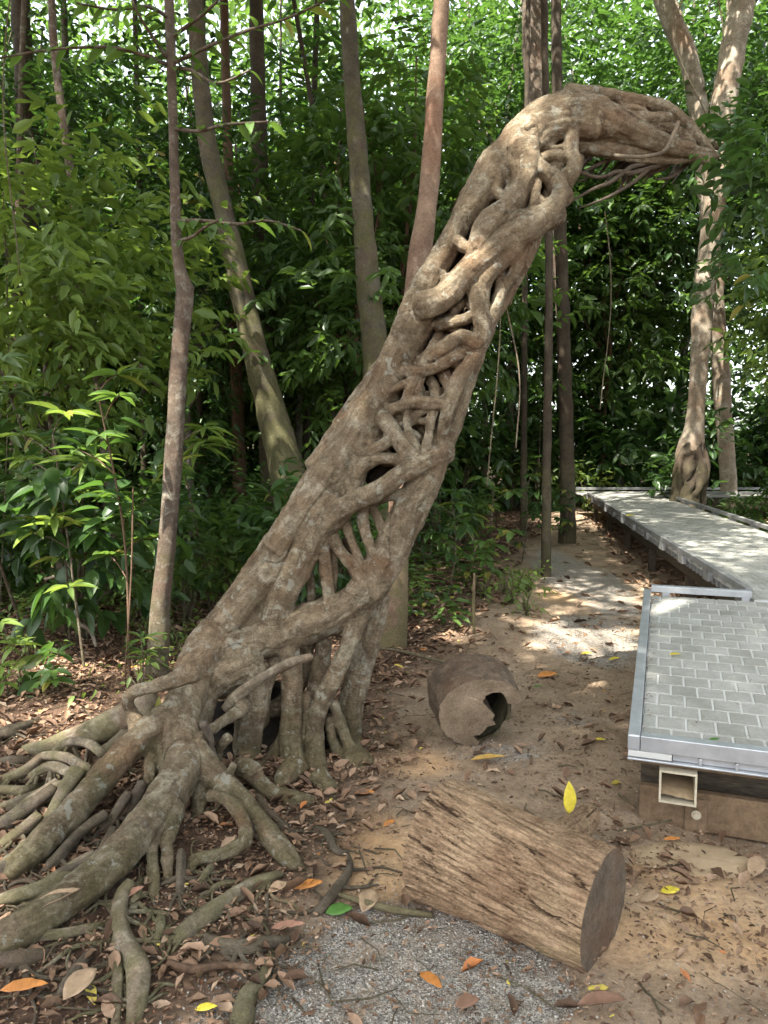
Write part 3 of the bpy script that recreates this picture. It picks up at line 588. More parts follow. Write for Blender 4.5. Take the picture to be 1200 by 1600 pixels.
def barrel(A, B, ra, rb, nu, nl, ridge, seed, flare=.0, mesh_off=(0, 0, 0), ovalz=1.0):
    A = np.asarray(A, float); B = np.asarray(B, float); ax = B-A; L = np.linalg.norm(ax); ax /= L
    u = np.cross(ax, [0, 0, 1.0]); u /= np.linalg.norm(u); v = np.cross(u, ax)
    t = np.linspace(0, 1, nl)[:, None]; a = np.linspace(0, 2*math.pi, nu, endpoint=False)[None, :]
    tw = a+.55*t; rad = ra+(rb-ra)*t+flare*(1-t)**3
    cx, sx_ = np.cos(tw), np.sin(tw)
    big = fbm(cx*1.2+seed, sx_*1.2, t*2.0, 3, seed); 
    wz = .25*fbm(cx*2, sx_*2, t*5*L/.7, 2, seed+2); rd = fbm(cx*15+seed+wz*3, sx_*15+wz*3, t*4.5*L/.7, 5, seed+5); crack = 1-np.abs(fbm(cx*12+wz*2, sx_*12+seed, t*4.4*L/.7+3, 4, seed+9))*4.5
    hg = np.clip(.62+rd*.75-.6*np.clip(crack-.45, 0, 1)*1.5, 0, 1)
    edge = np.clip(np.minimum(t, 1-t)*18, 0, 1)*.7+.3
    rad = rad*(1+.05*big)+ridge*(hg-.6)*edge
    ca, sa = np.cos(a), np.sin(a)
    V = A+ax*(t*L)[..., None]+u*(rad*ca)[..., None]+v*(rad*sa*ovalz)[..., None]
    V = V.reshape(-1, 3); i = np.arange(nl-1)[:, None]*nu; j = np.arange(nu)[None, :]; k = (j+1) % nu
    loops = np.stack([i+j, i+k, i+nu+k, i+nu+j], -1).reshape(-1)
    me = npmesh('log', V-np.asarray(mesh_off), loops, np.arange((nl-1)*nu)*4, True, None, {'hgt': (hg+0*rad).ravel()})
    return me, V.reshape(nl, nu, 3), ax
def cap(name, ring, ax, mat, parent, off, rough=.003, sign=1):
    c0 = ring.mean(0); n_ = len(ring); V = [c0]; Fc = []; K = 22
    for q in range(1, K+1):
        s_ = q/K; rp = c0+(ring-c0)*s_; bmp = fbm(rp[:, 0]*40, rp[:, 1]*40, rp[:, 2]*40, 3)*rough*(1 if q < K else 0)
        V += list(rp+ax*(bmp+.004*(1-s_))[:, None]*sign)
    for j in range(n_): Fc.append((0, 1+j, 1+(j+1) % n_))
    for q in range(K-1):
        for j in range(n_):
            k = (j+1) % n_; Fc.append((1+q*n_+j, 1+(q+1)*n_+j, 1+(q+1)*n_+k, 1+q*n_+k))
    mb = MB(); mb.add(V, Fc); return mb.build(name, mat, parent, off)
A = np.array([.185, 2.527, .185]); B = np.array([.655, 2.165, .168]); lo = (A+B)/2*np.array([1, 1, 0])
lg = thing('log', 'thick sawn log with deeply furrowed brown bark lying in the foreground', 'log', lo)
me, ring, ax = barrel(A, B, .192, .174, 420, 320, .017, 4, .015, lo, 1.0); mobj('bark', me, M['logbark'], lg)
cap('cut_face', ring[-1], ax, M['cut'], lg, lo); cap('cut_face', ring[0], ax, M['cut'], lg, lo, sign=-1)
def stub(A, B, ra, rb, parent, off, seed):
    me, rg, ax = barrel(A, B, ra, rb, 90, 60, .012, seed, .0, off); o = mobj('branch_stub', me, M['logbark'], parent)
    cap('stub_end', rg[-1], ax, M['cut'], o, off)
stub((.42, 2.30, .17), (.79, 2.86, .10), .085, .05, lg, lo, 8)
stub((.52, 2.28, .12), (.81, 2.68, .06), .05, .028, lg, lo, 9)
# hollow log section
hc = P(748, 1118, 3.72); axh = unit(np.array([.16, -.95, -.22])); uh = unit(np.cross(np.array([0, 0, 1.]), -axh)*-1); 
uh = unit(np.array([.95, .16, 0])); vh = unit(np.cross(axh, uh)); vh = vh if vh[2] > 0 else -vh
outer = [(165,400),(168,425),(178,455),(197,480),(225,503),(250,518),(275,530),(303,529),(311,512),(297,500),(287,490),(310,485),(318,476),(335,455),(362,448),(350,430),(356,412),(338,392),(322,378),(312,358),(318,338),(345,326),(372,330),(392,352),(398,372),(420,380),(446,362),(440,340),(415,312),(385,292),(340,280),(295,278),(255,284),(220,300),(188,325),(170,360)]
outer2 = [((x/2+600-750)*3.72/F, -(y/2+900-1105)*3.72/F) for x, y in outer]
pr = np.array(outer2+[outer2[0]]); seg = []
for i in range(len(pr)-1):
    m_ = max(1, int(np.linalg.norm(pr[i+1]-pr[i])/.012))
    for q in range(m_): seg.append(pr[i]+(pr[i+1]-pr[i])*q/m_)
pr = np.array(seg); jit = fbm(pr[:, 0]*60, pr[:, 1]*60, 0, 2, 4)*.006; pr = pr+jit[:, None]
bm_ = MB(); NB = 16; V = []
for q in range(NB):
    t = q/(NB-1); s_ = 1.0+.03*t-.02*(q in (0, NB-1)); sh = pr*s_+fbm(pr[:, 0]*12, pr[:, 1]*12, t*4, 3, 11)[:, None]*.012*(pr/ (np.linalg.norm(pr, axis=1)[:, None]+.05))*min(1, q/2)
    V += [hc+uh*a+vh*b-axh*(t*.25+.004*random.random()) for a, b in sh]
nn = len(pr); Fc = [(q*nn+j, q*nn+(j+1) % nn, (q+1)*nn+(j+1) % nn, (q+1)*nn+j) for q in range(NB-1) for j in range(nn)]
hoff = np.array([hc[0], hc[1]+.15, 0]); hl = thing('hollow_log', 'short hollow log section with ragged dark hole in its weathered face', 'log', hoff)
bm_.add(V, Fc); o = bm_.build('bark', None, hl)
at_ = o.data.attributes.new('hgt', 'FLOAT', 'POINT'); at_.data.foreach_set('value', np.clip(.62+.5*fbm(np.array(V)[:, 0]*25, np.array(V)[:, 1]*10, np.array(V)[:, 2]*25, 3), 0, 1).astype(np.float32)); o.data.materials.clear(); M['oldbark'] = bark('weathered_log', (.09, .064, .043), (.21, .152, .103), (.29, .22, .15), 12, patchamt=.6, bump=1.0); o.data.materials.append(M['oldbark'])
for end, nm in ((0, 'cut_face'), (NB-1, 'cut_face')):
    me = bpy.data.meshes.new(nm); vv = np.array(V[end*nn:(end+1)*nn]); me.from_pydata([tuple(x-hoff) for x in vv], [], [tuple(range(nn)) if end == 0 else tuple(range(nn))[::-1]]); mobj(nm, me, M['cut2'], hl)
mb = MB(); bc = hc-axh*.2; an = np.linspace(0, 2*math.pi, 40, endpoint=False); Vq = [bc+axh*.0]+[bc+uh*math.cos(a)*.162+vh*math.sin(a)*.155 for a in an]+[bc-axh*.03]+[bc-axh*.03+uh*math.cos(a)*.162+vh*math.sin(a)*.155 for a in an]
mb.add(Vq, [(0, 1+j, 1+(j+1) % 40) for j in range(40)]+[(41, 42+(j+1) % 40, 42+j) for j in range(40)]+[(1+j, 42+j, 42+(j+1) % 40, 1+(j+1) % 40) for j in range(40)]); mb.build('log_hole_shade', M['inner_shade'], hl)  # disc added inside the log, near-black to stand in for shadow in the hole
# thin outer shell closing the hollow behind the right side, darkened as hole shade
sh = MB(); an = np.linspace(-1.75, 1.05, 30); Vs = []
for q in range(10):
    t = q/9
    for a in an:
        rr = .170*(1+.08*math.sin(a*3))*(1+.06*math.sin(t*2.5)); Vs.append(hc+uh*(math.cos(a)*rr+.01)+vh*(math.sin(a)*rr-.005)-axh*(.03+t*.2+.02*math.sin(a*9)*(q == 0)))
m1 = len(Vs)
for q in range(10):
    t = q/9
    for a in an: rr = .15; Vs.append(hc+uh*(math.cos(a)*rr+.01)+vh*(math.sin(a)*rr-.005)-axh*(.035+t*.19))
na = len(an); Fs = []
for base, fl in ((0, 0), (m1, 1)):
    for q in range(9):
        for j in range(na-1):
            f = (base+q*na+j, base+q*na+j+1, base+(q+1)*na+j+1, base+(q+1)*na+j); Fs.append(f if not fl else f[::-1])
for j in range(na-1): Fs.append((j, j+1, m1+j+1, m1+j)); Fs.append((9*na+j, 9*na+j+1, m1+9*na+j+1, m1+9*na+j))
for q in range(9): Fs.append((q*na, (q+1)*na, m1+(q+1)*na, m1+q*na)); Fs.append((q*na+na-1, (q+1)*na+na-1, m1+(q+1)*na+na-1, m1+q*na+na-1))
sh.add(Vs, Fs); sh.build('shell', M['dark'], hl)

# ---------------------------------------------------------------- boardwalk
n = NT('aluminium'); c = n.ramp(n.noise(12, detail=6), .3, .7, (.36, .375, .39), (.50, .52, .54)); n.col(c, .42, .5); n.b.inputs['Metallic'].default_value = .55; n.bump(n.noise(80), .15, .002); M['alu'] = n.m
n = NT('deck_tile'); c = n.ramp(n.noise(3, detail=7, rough=.7), .35, .65, (.25, .247, .215), (.39, .385, .35)); c = n.mix(n.math('MULTIPLY', n.ramp(n.noise(11, detail=7, rough=.8), .55, .7), .45), c, (.22, .18, .13)); c = n.mix(1.0, c, n.ramp(n.noise(60, detail=5, rough=.8), .3, .7, (.8, .8, .8), (1.15, 1.15, 1.15)), 'MULTIPLY')
vc = n.n.new('ShaderNodeAttribute'); vc.attribute_name = 'var'; c = n.mix(1.0, c, n.ramp(vc.outputs['Fac'], 0, 1, (.86, .86, .84), (1.1, 1.1, 1.1)), 'MULTIPLY')
ang = R(-19.8)
wv = n.n.new('ShaderNodeTexWave'); wv.bands_direction = 'Y'; wv.inputs['Scale'].default_value = 28; n.link(n.map((1, 1, 1), (0, 0, R(19.8))), wv.inputs[0]); n.bump(wv.outputs['Fac'], .55, .004); M['tile'] = n.col(c, .6, .4)
n = NT('deck_joint'); M['joint'] = n.col((.50, .50, .475), .6, .4)
n = NT('rusty_steel'); c = n.ramp(n.noise(20, detail=8, rough=.8), .35, .65, (.085, .055, .03), (.19, .128, .075)); n.bump(n.noise(150, detail=4), .6, .003); M['steel'] = n.col(c, .85, .3)
n = NT('box_section_steel'); c = n.ramp(n.noise(14, detail=6, rough=.8), .35, .65, (.34, .29, .2), (.5, .45, .34)); M['box'] = n.col(c, .7, .3)
n = NT('dark_timber'); c = n.ramp(n.noise(18, n.map((1, 1, 6)), detail=6), .3, .7, (.035, .028, .02), (.10, .08, .055)); M['tim'] = n.col(c, .9, .2)
n = NT('dusty_concrete'); c = n.ramp(n.noise(9, detail=8, rough=.75), .3, .7, (.27, .195, .115), (.40, .30, .19)); n.bump(n.noise(60, detail=6), .5, .006); M['conc'] = n.col(c, .95, .1)
def deck(O, u, v, nv, W, L, tw, tl, parent, seed, n_ribs=False):
    """tile bricks with open joints on a lighter carrier sheet"""
    r = np.random.default_rng(seed); mb = MB(); var = []
    rows = int(round(L/tl)); tl = L/rows; g = .0045; nb = 0
    for i in range(rows):
        x = -(tw*.5 if i % 2 else 0)
        while x < W:
            a0, a1 = max(x+g, .0), min(x+tw-g, W)
            if a1-a0 > .01:
                v0, v1 = i*tl+g, (i+1)*tl-.002
                z = r.uniform(-.0008, .0008); b = .004; O_ = np.asarray(O)
                Vq = [O_+u*a+v*c+nv*d for (a, c, d) in ((a0, v0, -.02), (a1, v0, -.02), (a1, v1, -.02), (a0, v1, -.02), (a0, v0, z-b), (a1, v0, z-b), (a1, v1, z-b), (a0, v1, z-b), (a0+b, v0+b, z), (a1-b, v0+b, z), (a1-b, v1-b, z), (a0+b, v1-b, z))]
                mb.add(Vq, [(0, 1, 5, 4), (1, 2, 6, 5), (2, 3, 7, 6), (3, 0, 4, 7), (4, 5, 9, 8), (5, 6, 10, 9), (6, 7, 11, 10), (7, 4, 8, 11), (8, 9, 10, 11)]); var += [r.random()]*9
            x += tw
    o = mb.build('deck_tiles', M['tile'], parent, smooth=False)
    a = o.data.attributes.new('var', 'FLOAT', 'FACE'); a.data.foreach_set('value', np.array(var, np.float32))
    mb = MB(); fbox(mb, O, u, v, nv, (0.001, W-.001, .001, L-.001, -.03, -.0045)); mb.build('tile_carrier', M['joint'], parent, smooth=False)
O1 = G(981, 1160, .33)+np.array([0, 0, 0.0]); E1 = G(1006, 926, .5)
v1 = unit(E1-O1); u1 = unit(np.array([v1[1], -v1[0], 0])); n1 = np.cross(u1, v1); L1 = float(np.linalg.norm(E1-O1)); W1 = 2.4
rp = thing('boardwalk_ramp', 'near grey boardwalk ramp of brick patterned panels with pale aluminium edge rail', 'ramp', (O1[0], O1[1], 0))
ins = O1+u1*.05+v1*.05
deck(ins, u1, v1, n1, W1-.05, L1-.1, .118, .128, rp, 3)
def bx(name, b, mat, parent, fr=None, bev=.003):
    O, u, v, nn_ = fr or (O1, u1, v1, n1); mb = MB(); fbox(mb, O, u, v, nn_, b); o = mb.build(name, mat, parent, smooth=False)
    if bev: bevel(o, bev)
    return o
bx('kerb_rail', (0, .047, .048, L1, -.03, .032), M['alu'], rp); bx('kerb_rail', (.049, W1, 0, .046, -.03, .034), M['alu'], rp)
bx('kerb_rail', (.049, .68, L1-.046, L1, .02, .065), M['alu'], rp); bx('rail_end_cap', (-.001, .0475, -.001, .0465, -.031, .036), M['alu'], rp, bev=.006)
for q in (.12, .62): bx('rail_spacer', (q, q+.05, L1-.04, L1-.008, -.03, .0195), M['alu'], rp)
bx('fascia', (.002, .17, .004, .03, -.06, -.032), M['joint'], rp); bx('fascia_channel', (.172, W1, .016, .022, -.062, -.031), M['alu'], rp)
bx('bottom_flange', (0, W1, -.004, .05, -.072, -.063), M['alu'], rp); bx('edge_channel', (.002, .012, .05, L1, -.075, -.032), M['alu'], rp)
for q in range(9): bx('cleat', (.27+q*.132, .282+q*.132, .0, .0155, -.0625, -.033), M['alu'], rp)
bx('side_flange', (.0005, .05, .051, L1, -.085, -.0765), M['alu'], rp)
bx('joist', (.02, W1, .03, .10, -.098, -.0735), M['steel'], rp)
zz = np.array([0, 0, 1.]); vf = unit(np.array([v1[0], v1[1], 0])); FR = (np.array([O1[0], O1[1], 0])+u1*.0, u1, vf, zz)
# hollow box-section beam running under the ramp
mb = MB(); T = .008; bw = .142; b0 = .125; z0, z1 = .098, .232
for b in ((b0, b0+bw, .0, 2.2, z0, z0+T), (b0, b0+bw, .0, 2.2, z1-T, z1), (b0, b0+T, 0.001, 2.2, z0+T, z1-T), (b0+bw-T, b0+bw, 0.001, 2.2, z0+T, z1-T)): fbox(mb, *FR, b)
mb.build('box_beam', M['box'], rp, smooth=False)
mb = MB(); rr = np.random.default_rng(2); gr_ = 14
Vd = [FR[0]+u1*(b0+T+(bw-2*T)*i/gr_)+vf*(.01+.5*j/gr_)+zz*(z0+T+.012+.03*(j/gr_)**.5+.012*(1-i/gr_)+rr.uniform(0, .006)) for j in range(gr_+1) for i in range(gr_+1)]
mb.add(Vd, [(j*(gr_+1)+i, j*(gr_+1)+i+1, (j+1)*(gr_+1)+i+1, (j+1)*(gr_+1)+i) for j in range(gr_) for i in range(gr_)]); mb.build('dirt_fill', M['conc'], rp)
bx('beam_stop', (b0+T, b0+bw-T, .5, .52, z0+T, z1-T), M['tim'], rp, FR, 0)
bx('cross_beam', (.05, W1, .10, .14, -.05, .115), M['steel'], rp, FR, .004); bx('cross_beam', (.05, W1, .25, .33, .02, .2), M['tim'], rp, FR, .004)
bx('bracket_plate', (.228, .315, .084, .098, -.09, .095), M['steel'], rp, FR, .006)
mb = MB()
for rad, y0, y1 in ((.019, .078, .083), (.012, .070, .078)):
    cc = FR[0]+u1*.272+zz*.03; ring = [(math.cos(a), math.sin(a)) for a in np.linspace(0, 2*math.pi, 18, endpoint=False)]
    Vb = [cc+u1*a*rad+zz*b*rad+vf*y for y in (y0, y1) for a, b in ring]; mb.add(Vb, [tuple(range(18))[::-1], tuple(range(18, 36))]+[(j, (j+1) % 18, 18+(j+1) % 18, 18+j) for j in range(18)])
mb.build('bolt', M['box'], rp, smooth=False)
for q in (1.4, 2.3):
    bx('support_post', (.1, .17, q, q+.07, -.1, .33), M['tim'], rp, FR)
bx('side_beam', (.06, .09, .35, L1-.1, .12, .235), M['tim'], rp, FR)
# long walkway
O2 = E1+u1*.70; O2[2] = .5; FE = G(921, 775, .5); v2 = unit(FE-O2); u2 = np.array([v2[1], -v2[0], 0]); L2 = float(np.linalg.norm(FE-O2)); W2 = 1.38
wk = thing('boardwalk', 'long shaded boardwalk with grey brick pattern deck curving off behind the forest', 'boardwalk', (O2[0], O2[1], 0))
deck(O2, u2, v2, zz, W2, L2, .118, .128, wk, 5); F2 = (O2, u2, v2, zz)
n = NT('weathered_rail'); M['rail'] = n.col(n.ramp(n.noise(8, detail=6), .3, .7, (.15, .15, .145), (.27, .27, .255)), .6, .4)
bx('kerb_rail', (-.05, -.004, .02, L2, .03, .075), M['rail'], wk, F2); bx('kerb_rail', (W2+.004, W2+.06, -.3, L2, .03, .075), M['rail'], wk, F2)
for q in np.arange(.1, L2, .9):
    bx('rail_spacer', (-.048, -.006, q, q+.16, -.06, .0295), M['rail'], wk, F2, 0); bx('rail_spacer', (W2+.006, W2+.058, q, q+.16, -.06, .0295), M['rail'], wk, F2, 0)
rb0 = bx('rib_end', (.0, .05, 0, .05, -.085, -.032), M['rail'], wk, F2, 0)
for q in range(1, int(L2/.128)):
    c_ = rb0.copy(); link(c_); c_.parent = wk; c_.location = Vector([float(t) for t in v2*.128*q])
for s_ in (.08, W2-.14): bx('bearer', (s_, s_+.06, 0, L2, -.22, -.088), M['tim'], wk, F2)
for q in np.arange(.3, L2, 1.9):
    for s_ in (.07, W2-.16): bx('support_post', (s_, s_+.08, q, q+.08, -.75, -.221), M['tim'], wk, F2)
# end plate joining ramp and walkway
bx('deck', (.70, W1+.6, L1+.003, L1+.6, -.02, .0), M['tile'], wk, (O1, u1, vf, zz), 0).location.z += 0
O3 = FE+v2*.02; br = thing('boardwalk_branch', 'far boardwalk stretch crossing behind the pale tree, seen edge on', 'boardwalk', (O3[0], O3[1], 0))
F3 = (O3, np.array([1., 0, 0]), np.array([0, 1., 0]), zz)
deck(O3, F3[1], F3[2], zz, 11, 1.4, .25, .2, br, 8)
bx('kerb_rail', (1.45, 11, -.06, -.01, .03, .085), M['rail'], br, F3); bx('kerb_rail', (0, 11, 1.41, 1.46, .03, .085), M['rail'], br, F3); bx('bearer', (.1, 11, .0, .1, -.25, -.032), M['tim'], br, F3)
for q in np.arange(.4, 11, 1.6): bx('support_post', (q, q+.09, .0, .09, -.8, -.251), M['tim'], br, F3)
# concrete footing
fc = G(1078, 1335); fz = float(gh(fc[0], fc[1])); ft = MB(); an = np.linspace(0, 2*math.pi, 60, endpoint=False); Vf = []
for q, (s_, z_) in enumerate(((1.0, -.04), (.99, .008), (.93, .02), (.6, .024), (.25, .025))):
    for a in an:
        rr = s_*(1+.16*fbm(math.cos(a)*2.5, math.sin(a)*2.5, 2)); Vf.append((fc[0]+.235*rr*math.cos(a), fc[1]+.125*rr*math.sin(a), fz-.012+z_+.007*fbm(math.cos(a)*2.5*s_+3, math.sin(a)*2.5*s_, 8)+.004*fbm(math.cos(a)*3*s_, math.sin(a)*3*s_, 5)))
ft.add(Vf, [(q*60+j, q*60+(j+1) % 60, (q+1)*60+(j+1) % 60, (q+1)*60+j) for q in range(4) for j in range(60)]+[tuple(range(240, 300))])
o = ft.build('concrete_footing', M['conc'], None, (fc[0], fc[1], fz)); o.location = (fc[0], fc[1], fz); tag(o, 'low round dusty concrete footing pad on the dirt below the ramp corner', 'footing')

# ---------------------------------------------------------------- forest: tree prototypes
CM = ['leaf', 'leafd', 'leafl']
def proto_tree(seed, H, rad, cz, nclump, ntwig, nleaf, L, mat, bm_mat, tr, tmpl=FAR):
    r = np.random.default_rng(seed); e = thing('understory_tree', 'leafy understory tree in the dense forest thicket', 'tree', (0, 0, 0), 'understory trees filling the forest behind')
    p = crown_pts(r, (0, 0, cz), rad, nclump, ntwig, nleaf, L); cl = p[6]
    mb = MB(); pts = [(r.normal()*.06*k, r.normal()*.06*k, H*k/4, tr*(1-.2*k)) for k in range(5)]; pts[0] = (0, 0, -.2, tr*1.3)
    tube(mb, pts, 9, .15, .15, seed)
    for c in cl[:12]:
        t = np.clip(c[2]/H*.75, .2, .85); k = t*4; b = np.array(pts[int(k)])*(1-(k % 1))+np.array(pts[min(4, int(k)+1)])*(k % 1)
        m_ = (b[:3]+c)/2+np.array([0, 0, -.1*H/4]); tube(mb, [(*b[:3], tr*.4), (*m_, tr*.28), (*c, tr*.08)], 5, .25)
    mb.build('trunk', bm_mat, e); mobj('crown', leafmesh('crown', [bake('', tmpl, *p[:6])]), mat, e); return e
protos = [
 proto_tree(11, 5.2, (1.25, 1.25, 2.2), 3.3, 26, 520, 8, .15, M['leaf'], M['stem'], .045),
 proto_tree(12, 6.5, (1.5, 1.5, 2.6), 4.3, 30, 620, 8, .16, M['leafd'], M['grey'], .06),
 proto_tree(13, 4.2, (1.1, 1.1, 1.5), 2.9, 20, 380, 8, .17, M['leafl'], M['stem'], .035),
 proto_tree(14, 7.5, (1.7, 1.7, 2.4), 5.4, 34, 700, 8, .15, M['leafd'], M['grey'], .07),
 proto_tree(15, 3.2, (.9, .9, 1.3), 1.9, 16, 300, 8, .13, M['leaf'], M['stem'], .03),
 proto_tree(16, 5.8, (1.4, 1.4, 2.3), 3.6, 24, 420, 9, .20, M['leaf'], M['brown'], .05),
]
used = set()
def place(k, x, y, sc=1.0, label=None, rz=None):
    z = float(gh(x, y)); rz = random.uniform(0, 6.28) if rz is None else rz
    if k not in used:
        used.add(k); o = protos[k]; o.location = (x, y, z); o.rotation_euler = (0, 0, rz); o.scale = (sc,)*3
        if label: o['label'] = label
        return o
    return copy_tree(protos[k], (x, y, z), rz, sc, label)
r = np.random.default_rng(99)
def blocked(x, y, m=1.0):                                   # path and boardwalk corridor stays open
    if y < 5.6: return True
    c = 2.2+.16*(y-5.4)
    return (c-1.6-m*.6) < x < (c+1.9+m*.5) and y < 15 or abs(y-15.9) < 1.2 and x > 2.5
for Yl, sp, ks in ((7.2, 1.9, (0, 4, 2, 5)), (9.2, 1.9, (0, 1, 2, 5)), (11.5, 2.1, (0, 1, 3, 5)), (14.2, 2.3, (1, 3, 5, 0)), (17.5, 2.6, (1, 3, 2, 5)), (21, 3.0, (1, 3, 2))):
    hw = Yl*.62+1.5; x = -hw
    while x < hw:
        xx = x+r.normal()*.5; yy = Yl+r.normal()*.7
        open_ = Yl < 11 and (abs(xx/yy*F+600-355) < 75 or abs(xx/yy*F+600-575) < 60 or abs(xx/yy*F+600-120) < 60) and r.random() < .55
        if not blocked(xx, yy) and not open_: place(int(r.choice(ks)), xx, yy, r.uniform(.8, 1.2)*(1 if Yl < 16 else 1.25))
        x += sp*r.uniform(.8, 1.35)*(1 if Yl < 12 else 1.15)

for k, x, y, sc in ((3, 3.0, 18, 1.5), (1, 5.2, 18.5, 1.5), (3, 7.4, 17.6, 1.5), (3, 9.6, 16.8, 1.4), (1, 5.0, 21, 1.9), (3, 8.4, 21.5, 1.9), (3, 2.2, 21.5, 1.9), (1, 8.6, 12.5, 1.1), (5, 6.4, 8.6, .9), (1, 0.2, 22, 1.8), (3, 11, 19, 1.8)): place(k, x, y, sc)

for q in range(26):
    y = r.uniform(13, 20); place(int(r.choice([1, 3, 2, 5])), -y*r.uniform(.0, .62)-.3, y, r.uniform(1.0, 1.4))
for k, o in enumerate(protos):
    if k not in used:
        for ch in list(o.children): bpy.data.objects.remove(ch)
        bpy.data.objects.remove(o)

# shrubs
def proto_shrub(seed, h, rad, L, mat, near, name, label, group, nt=70, nlf=6):
    r = np.random.default_rng(seed); e = thing(name, label, 'shrub', (0, 0, 0), group)
    p = crown_pts(r, (0, 0, h*.6), (rad, rad, h*.5), 9, nt, nlf, L, .22, .5, .3); mb = MB()
    for c in p[6]: tube(mb, [(r.normal()*.03, r.normal()*.03, -.05, .008), (c[0]*.4, c[1]*.4, c[2]*.6, .006), (*c, .002)], 5, .12)
    mb.build('stems', M['stem'], e); mobj('foliage', leafmesh('foliage', [bake('', near, *p[:6])]), mat, e); return e
shr = [proto_shrub(31, .9, .55, .13, M['leaf'], NEAR, 'shrub', 'leafy green shrub in the forest undergrowth', 'shrubs of the forest undergrowth'),
       proto_shrub(32, .55, .4, .10, M['leafl'], NEAR, 'shrub', 'low bright green shrub in the forest undergrowth', 'bright low shrubs of the undergrowth', 45),
       proto_shrub(33, 1.3, .6, .17, M['leafd'], NEAR, 'shrub', 'tall dark leaved shrub in the forest undergrowth', 'dark shrubs of the undergrowth', 70),
       proto_shrub(34, .3, .2, .08, M['leafl'], NEAR, 'seedling', 'small green seedling growing in the leaf litter', 'seedlings in the leaf litter', 10, 4)]
su = set()
def pshrub(k, x, y, sc):
    z = float(gh(x, y))
    if k not in su:
        su.add(k); o = shr[k]; o.location = (x, y, z); o.scale = (sc,)*3; return o
    return copy_tree(shr[k], (x, y, z), random.uniform(0, 6.28), sc)
for Yl, sp in ((5.9, 1.2), (6.8, .8), (8, .85), (9.5, .9), (11.5, 1.0), (14, 1.3), (17.6, .9), (18.6, 1.0), (20, 1.1)):
    x = -Yl*.56-.6
    while x < Yl*.6+1:
        xx = x+r.normal()*.25; yy = Yl+r.normal()*.35
        ok = not blocked(xx, max(yy, 5.61), .3)
        if Yl < 6.5 and (-1.9 < xx < .4 or xx > 1.1): ok = False
        if ok: pshrub(int(r.choice([0, 0, 1, 2, 2])), xx, yy, r.uniform(.7, 1.25)*(1.9 if Yl > 17 else 1))
        x += sp*r.uniform(.7, 1.3)
for q in range(34):
    px = r.uniform(-40, 330) if q < 20 else r.uniform(640, 830); py = r.uniform(900, 1130) if q < 20 else r.uniform(880, 960)
    c = G(px, py); pshrub(3, c[0], c[1], r.uniform(.5, 1.1))

# ---------------------------------------------------------------- traced trees
def traced(name, label, Y, pts, mat, crown=None, sc=1.0, Yt=None, wob=.15, cat='tree', group=None, ext=2.0):
    ys = [p[1] for p in pts]; q = []
    for p in pts:
        f = (max(ys)-p[1])/(max(ys)-min(ys)+1e-6); YY = Y+((Yt or Y)-Y)*f
        q.append((*P(p[0], p[1], YY), p[2]*YY/F))
    q = sorted(q, key=lambda t: t[2]); base = q[0]
    if base[2] > -.3:
        zg = float(gh(base[0], base[1]))
        q = [(base[0], base[1], zg-.15, base[3]*1.25)]+([] if base[2] < zg+.15 else [])+[t for t in q if t[2] > zg+.12]
    top = np.array(q[-1]); dr = top[:3]-np.array(q[-2][:3]); dr /= np.linalg.norm(dr)
    if ext: q.append((*(top[:3]+dr*ext), top[3]*.7))
    e = thing(name, label, cat, (q[0][0], q[0][1], float(gh(q[0][0], q[0][1]))), group)
    mb = MB(); tube(mb, q, 20, .08, wob, int(abs(q[0][0]*31))+3)
    if crown is not None:
        tp = np.array(q[-1][:3]); rr = np.random.default_rng(int(abs(q[0][0]*100)))
        off = np.array([0, 0, 0.3])+tp; p = crown_pts(rr, off, np.array([1.6, 1.6, 1.0])*sc, 18, int(300*sc), 8, .15, .4, .4)
        for c in p[6][:9]: tube(mb, [(*tp, q[-1][3]*.7), (*((tp+c)/2+np.array([0, 0, .1])), q[-1][3]*.4), (*c, .006)], 6, .15)
        mb.build('trunk', mat, e); mobj('crown', leafmesh('crown', [bake('', FAR, *p[:6])], e.location), M[crown], e)
    else: mb.build('trunk', mat, e)
    return e, q
traced('tree', 'slim smooth reddish tree trunk rising straight from behind the leaning fig', 5.75, [(608,1005,24),(618,900,20),(632,700,19),(652,440,18),(668,320,15),(678,180,13),(690,0,12),(698,-90,11)], M['salmon'], 'leaf', .8)
sap, sq = traced('sapling_tree', 'slender grey brown sapling with a kinked stem left of the leaning fig', 4.95, [(243,1062,17),(250,960,15),(262,840,14),(272,700,14),(280,560,13),(289,450,13),(283,430,10),(276,380,8),(272,250,7),(268,110,7),(264,0,7)], M['stem'], 'leaf', .6, wob=.1)
traced('tree', 'thick curved grey barked tree rising through the left thicket', 8.8, [(458,800,32),(440,700,26),(412,600,21),(392,520,18),(372,430,17),(352,340,15),(330,250,14),(315,150,13),(305,0,12)], M['moss'], 'leafd', 1.1)
traced('tree', 'mossy upright tree with dark bark behind the top of the fig bend', 8.6, [(600,800,24),(592,640,21),(583,520,19),(572,400,17),(562,280,15),(552,150,13),(545,40,12),(540,-40,11)], M['moss'], 'leafd', 1.1)
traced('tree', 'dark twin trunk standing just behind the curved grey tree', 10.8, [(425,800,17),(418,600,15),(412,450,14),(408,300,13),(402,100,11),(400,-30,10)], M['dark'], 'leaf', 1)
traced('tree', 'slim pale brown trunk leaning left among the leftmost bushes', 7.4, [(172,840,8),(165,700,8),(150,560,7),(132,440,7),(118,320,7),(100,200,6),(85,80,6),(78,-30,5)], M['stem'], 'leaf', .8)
traced('tree', 'dark shaded trunk nearest the left edge of the forest', 10, [(72,850,22),(66,650,19),(58,450,17),(50,300,16),(38,120,14),(30,-30,13)], M['dark'], 'leafd', 1.1)
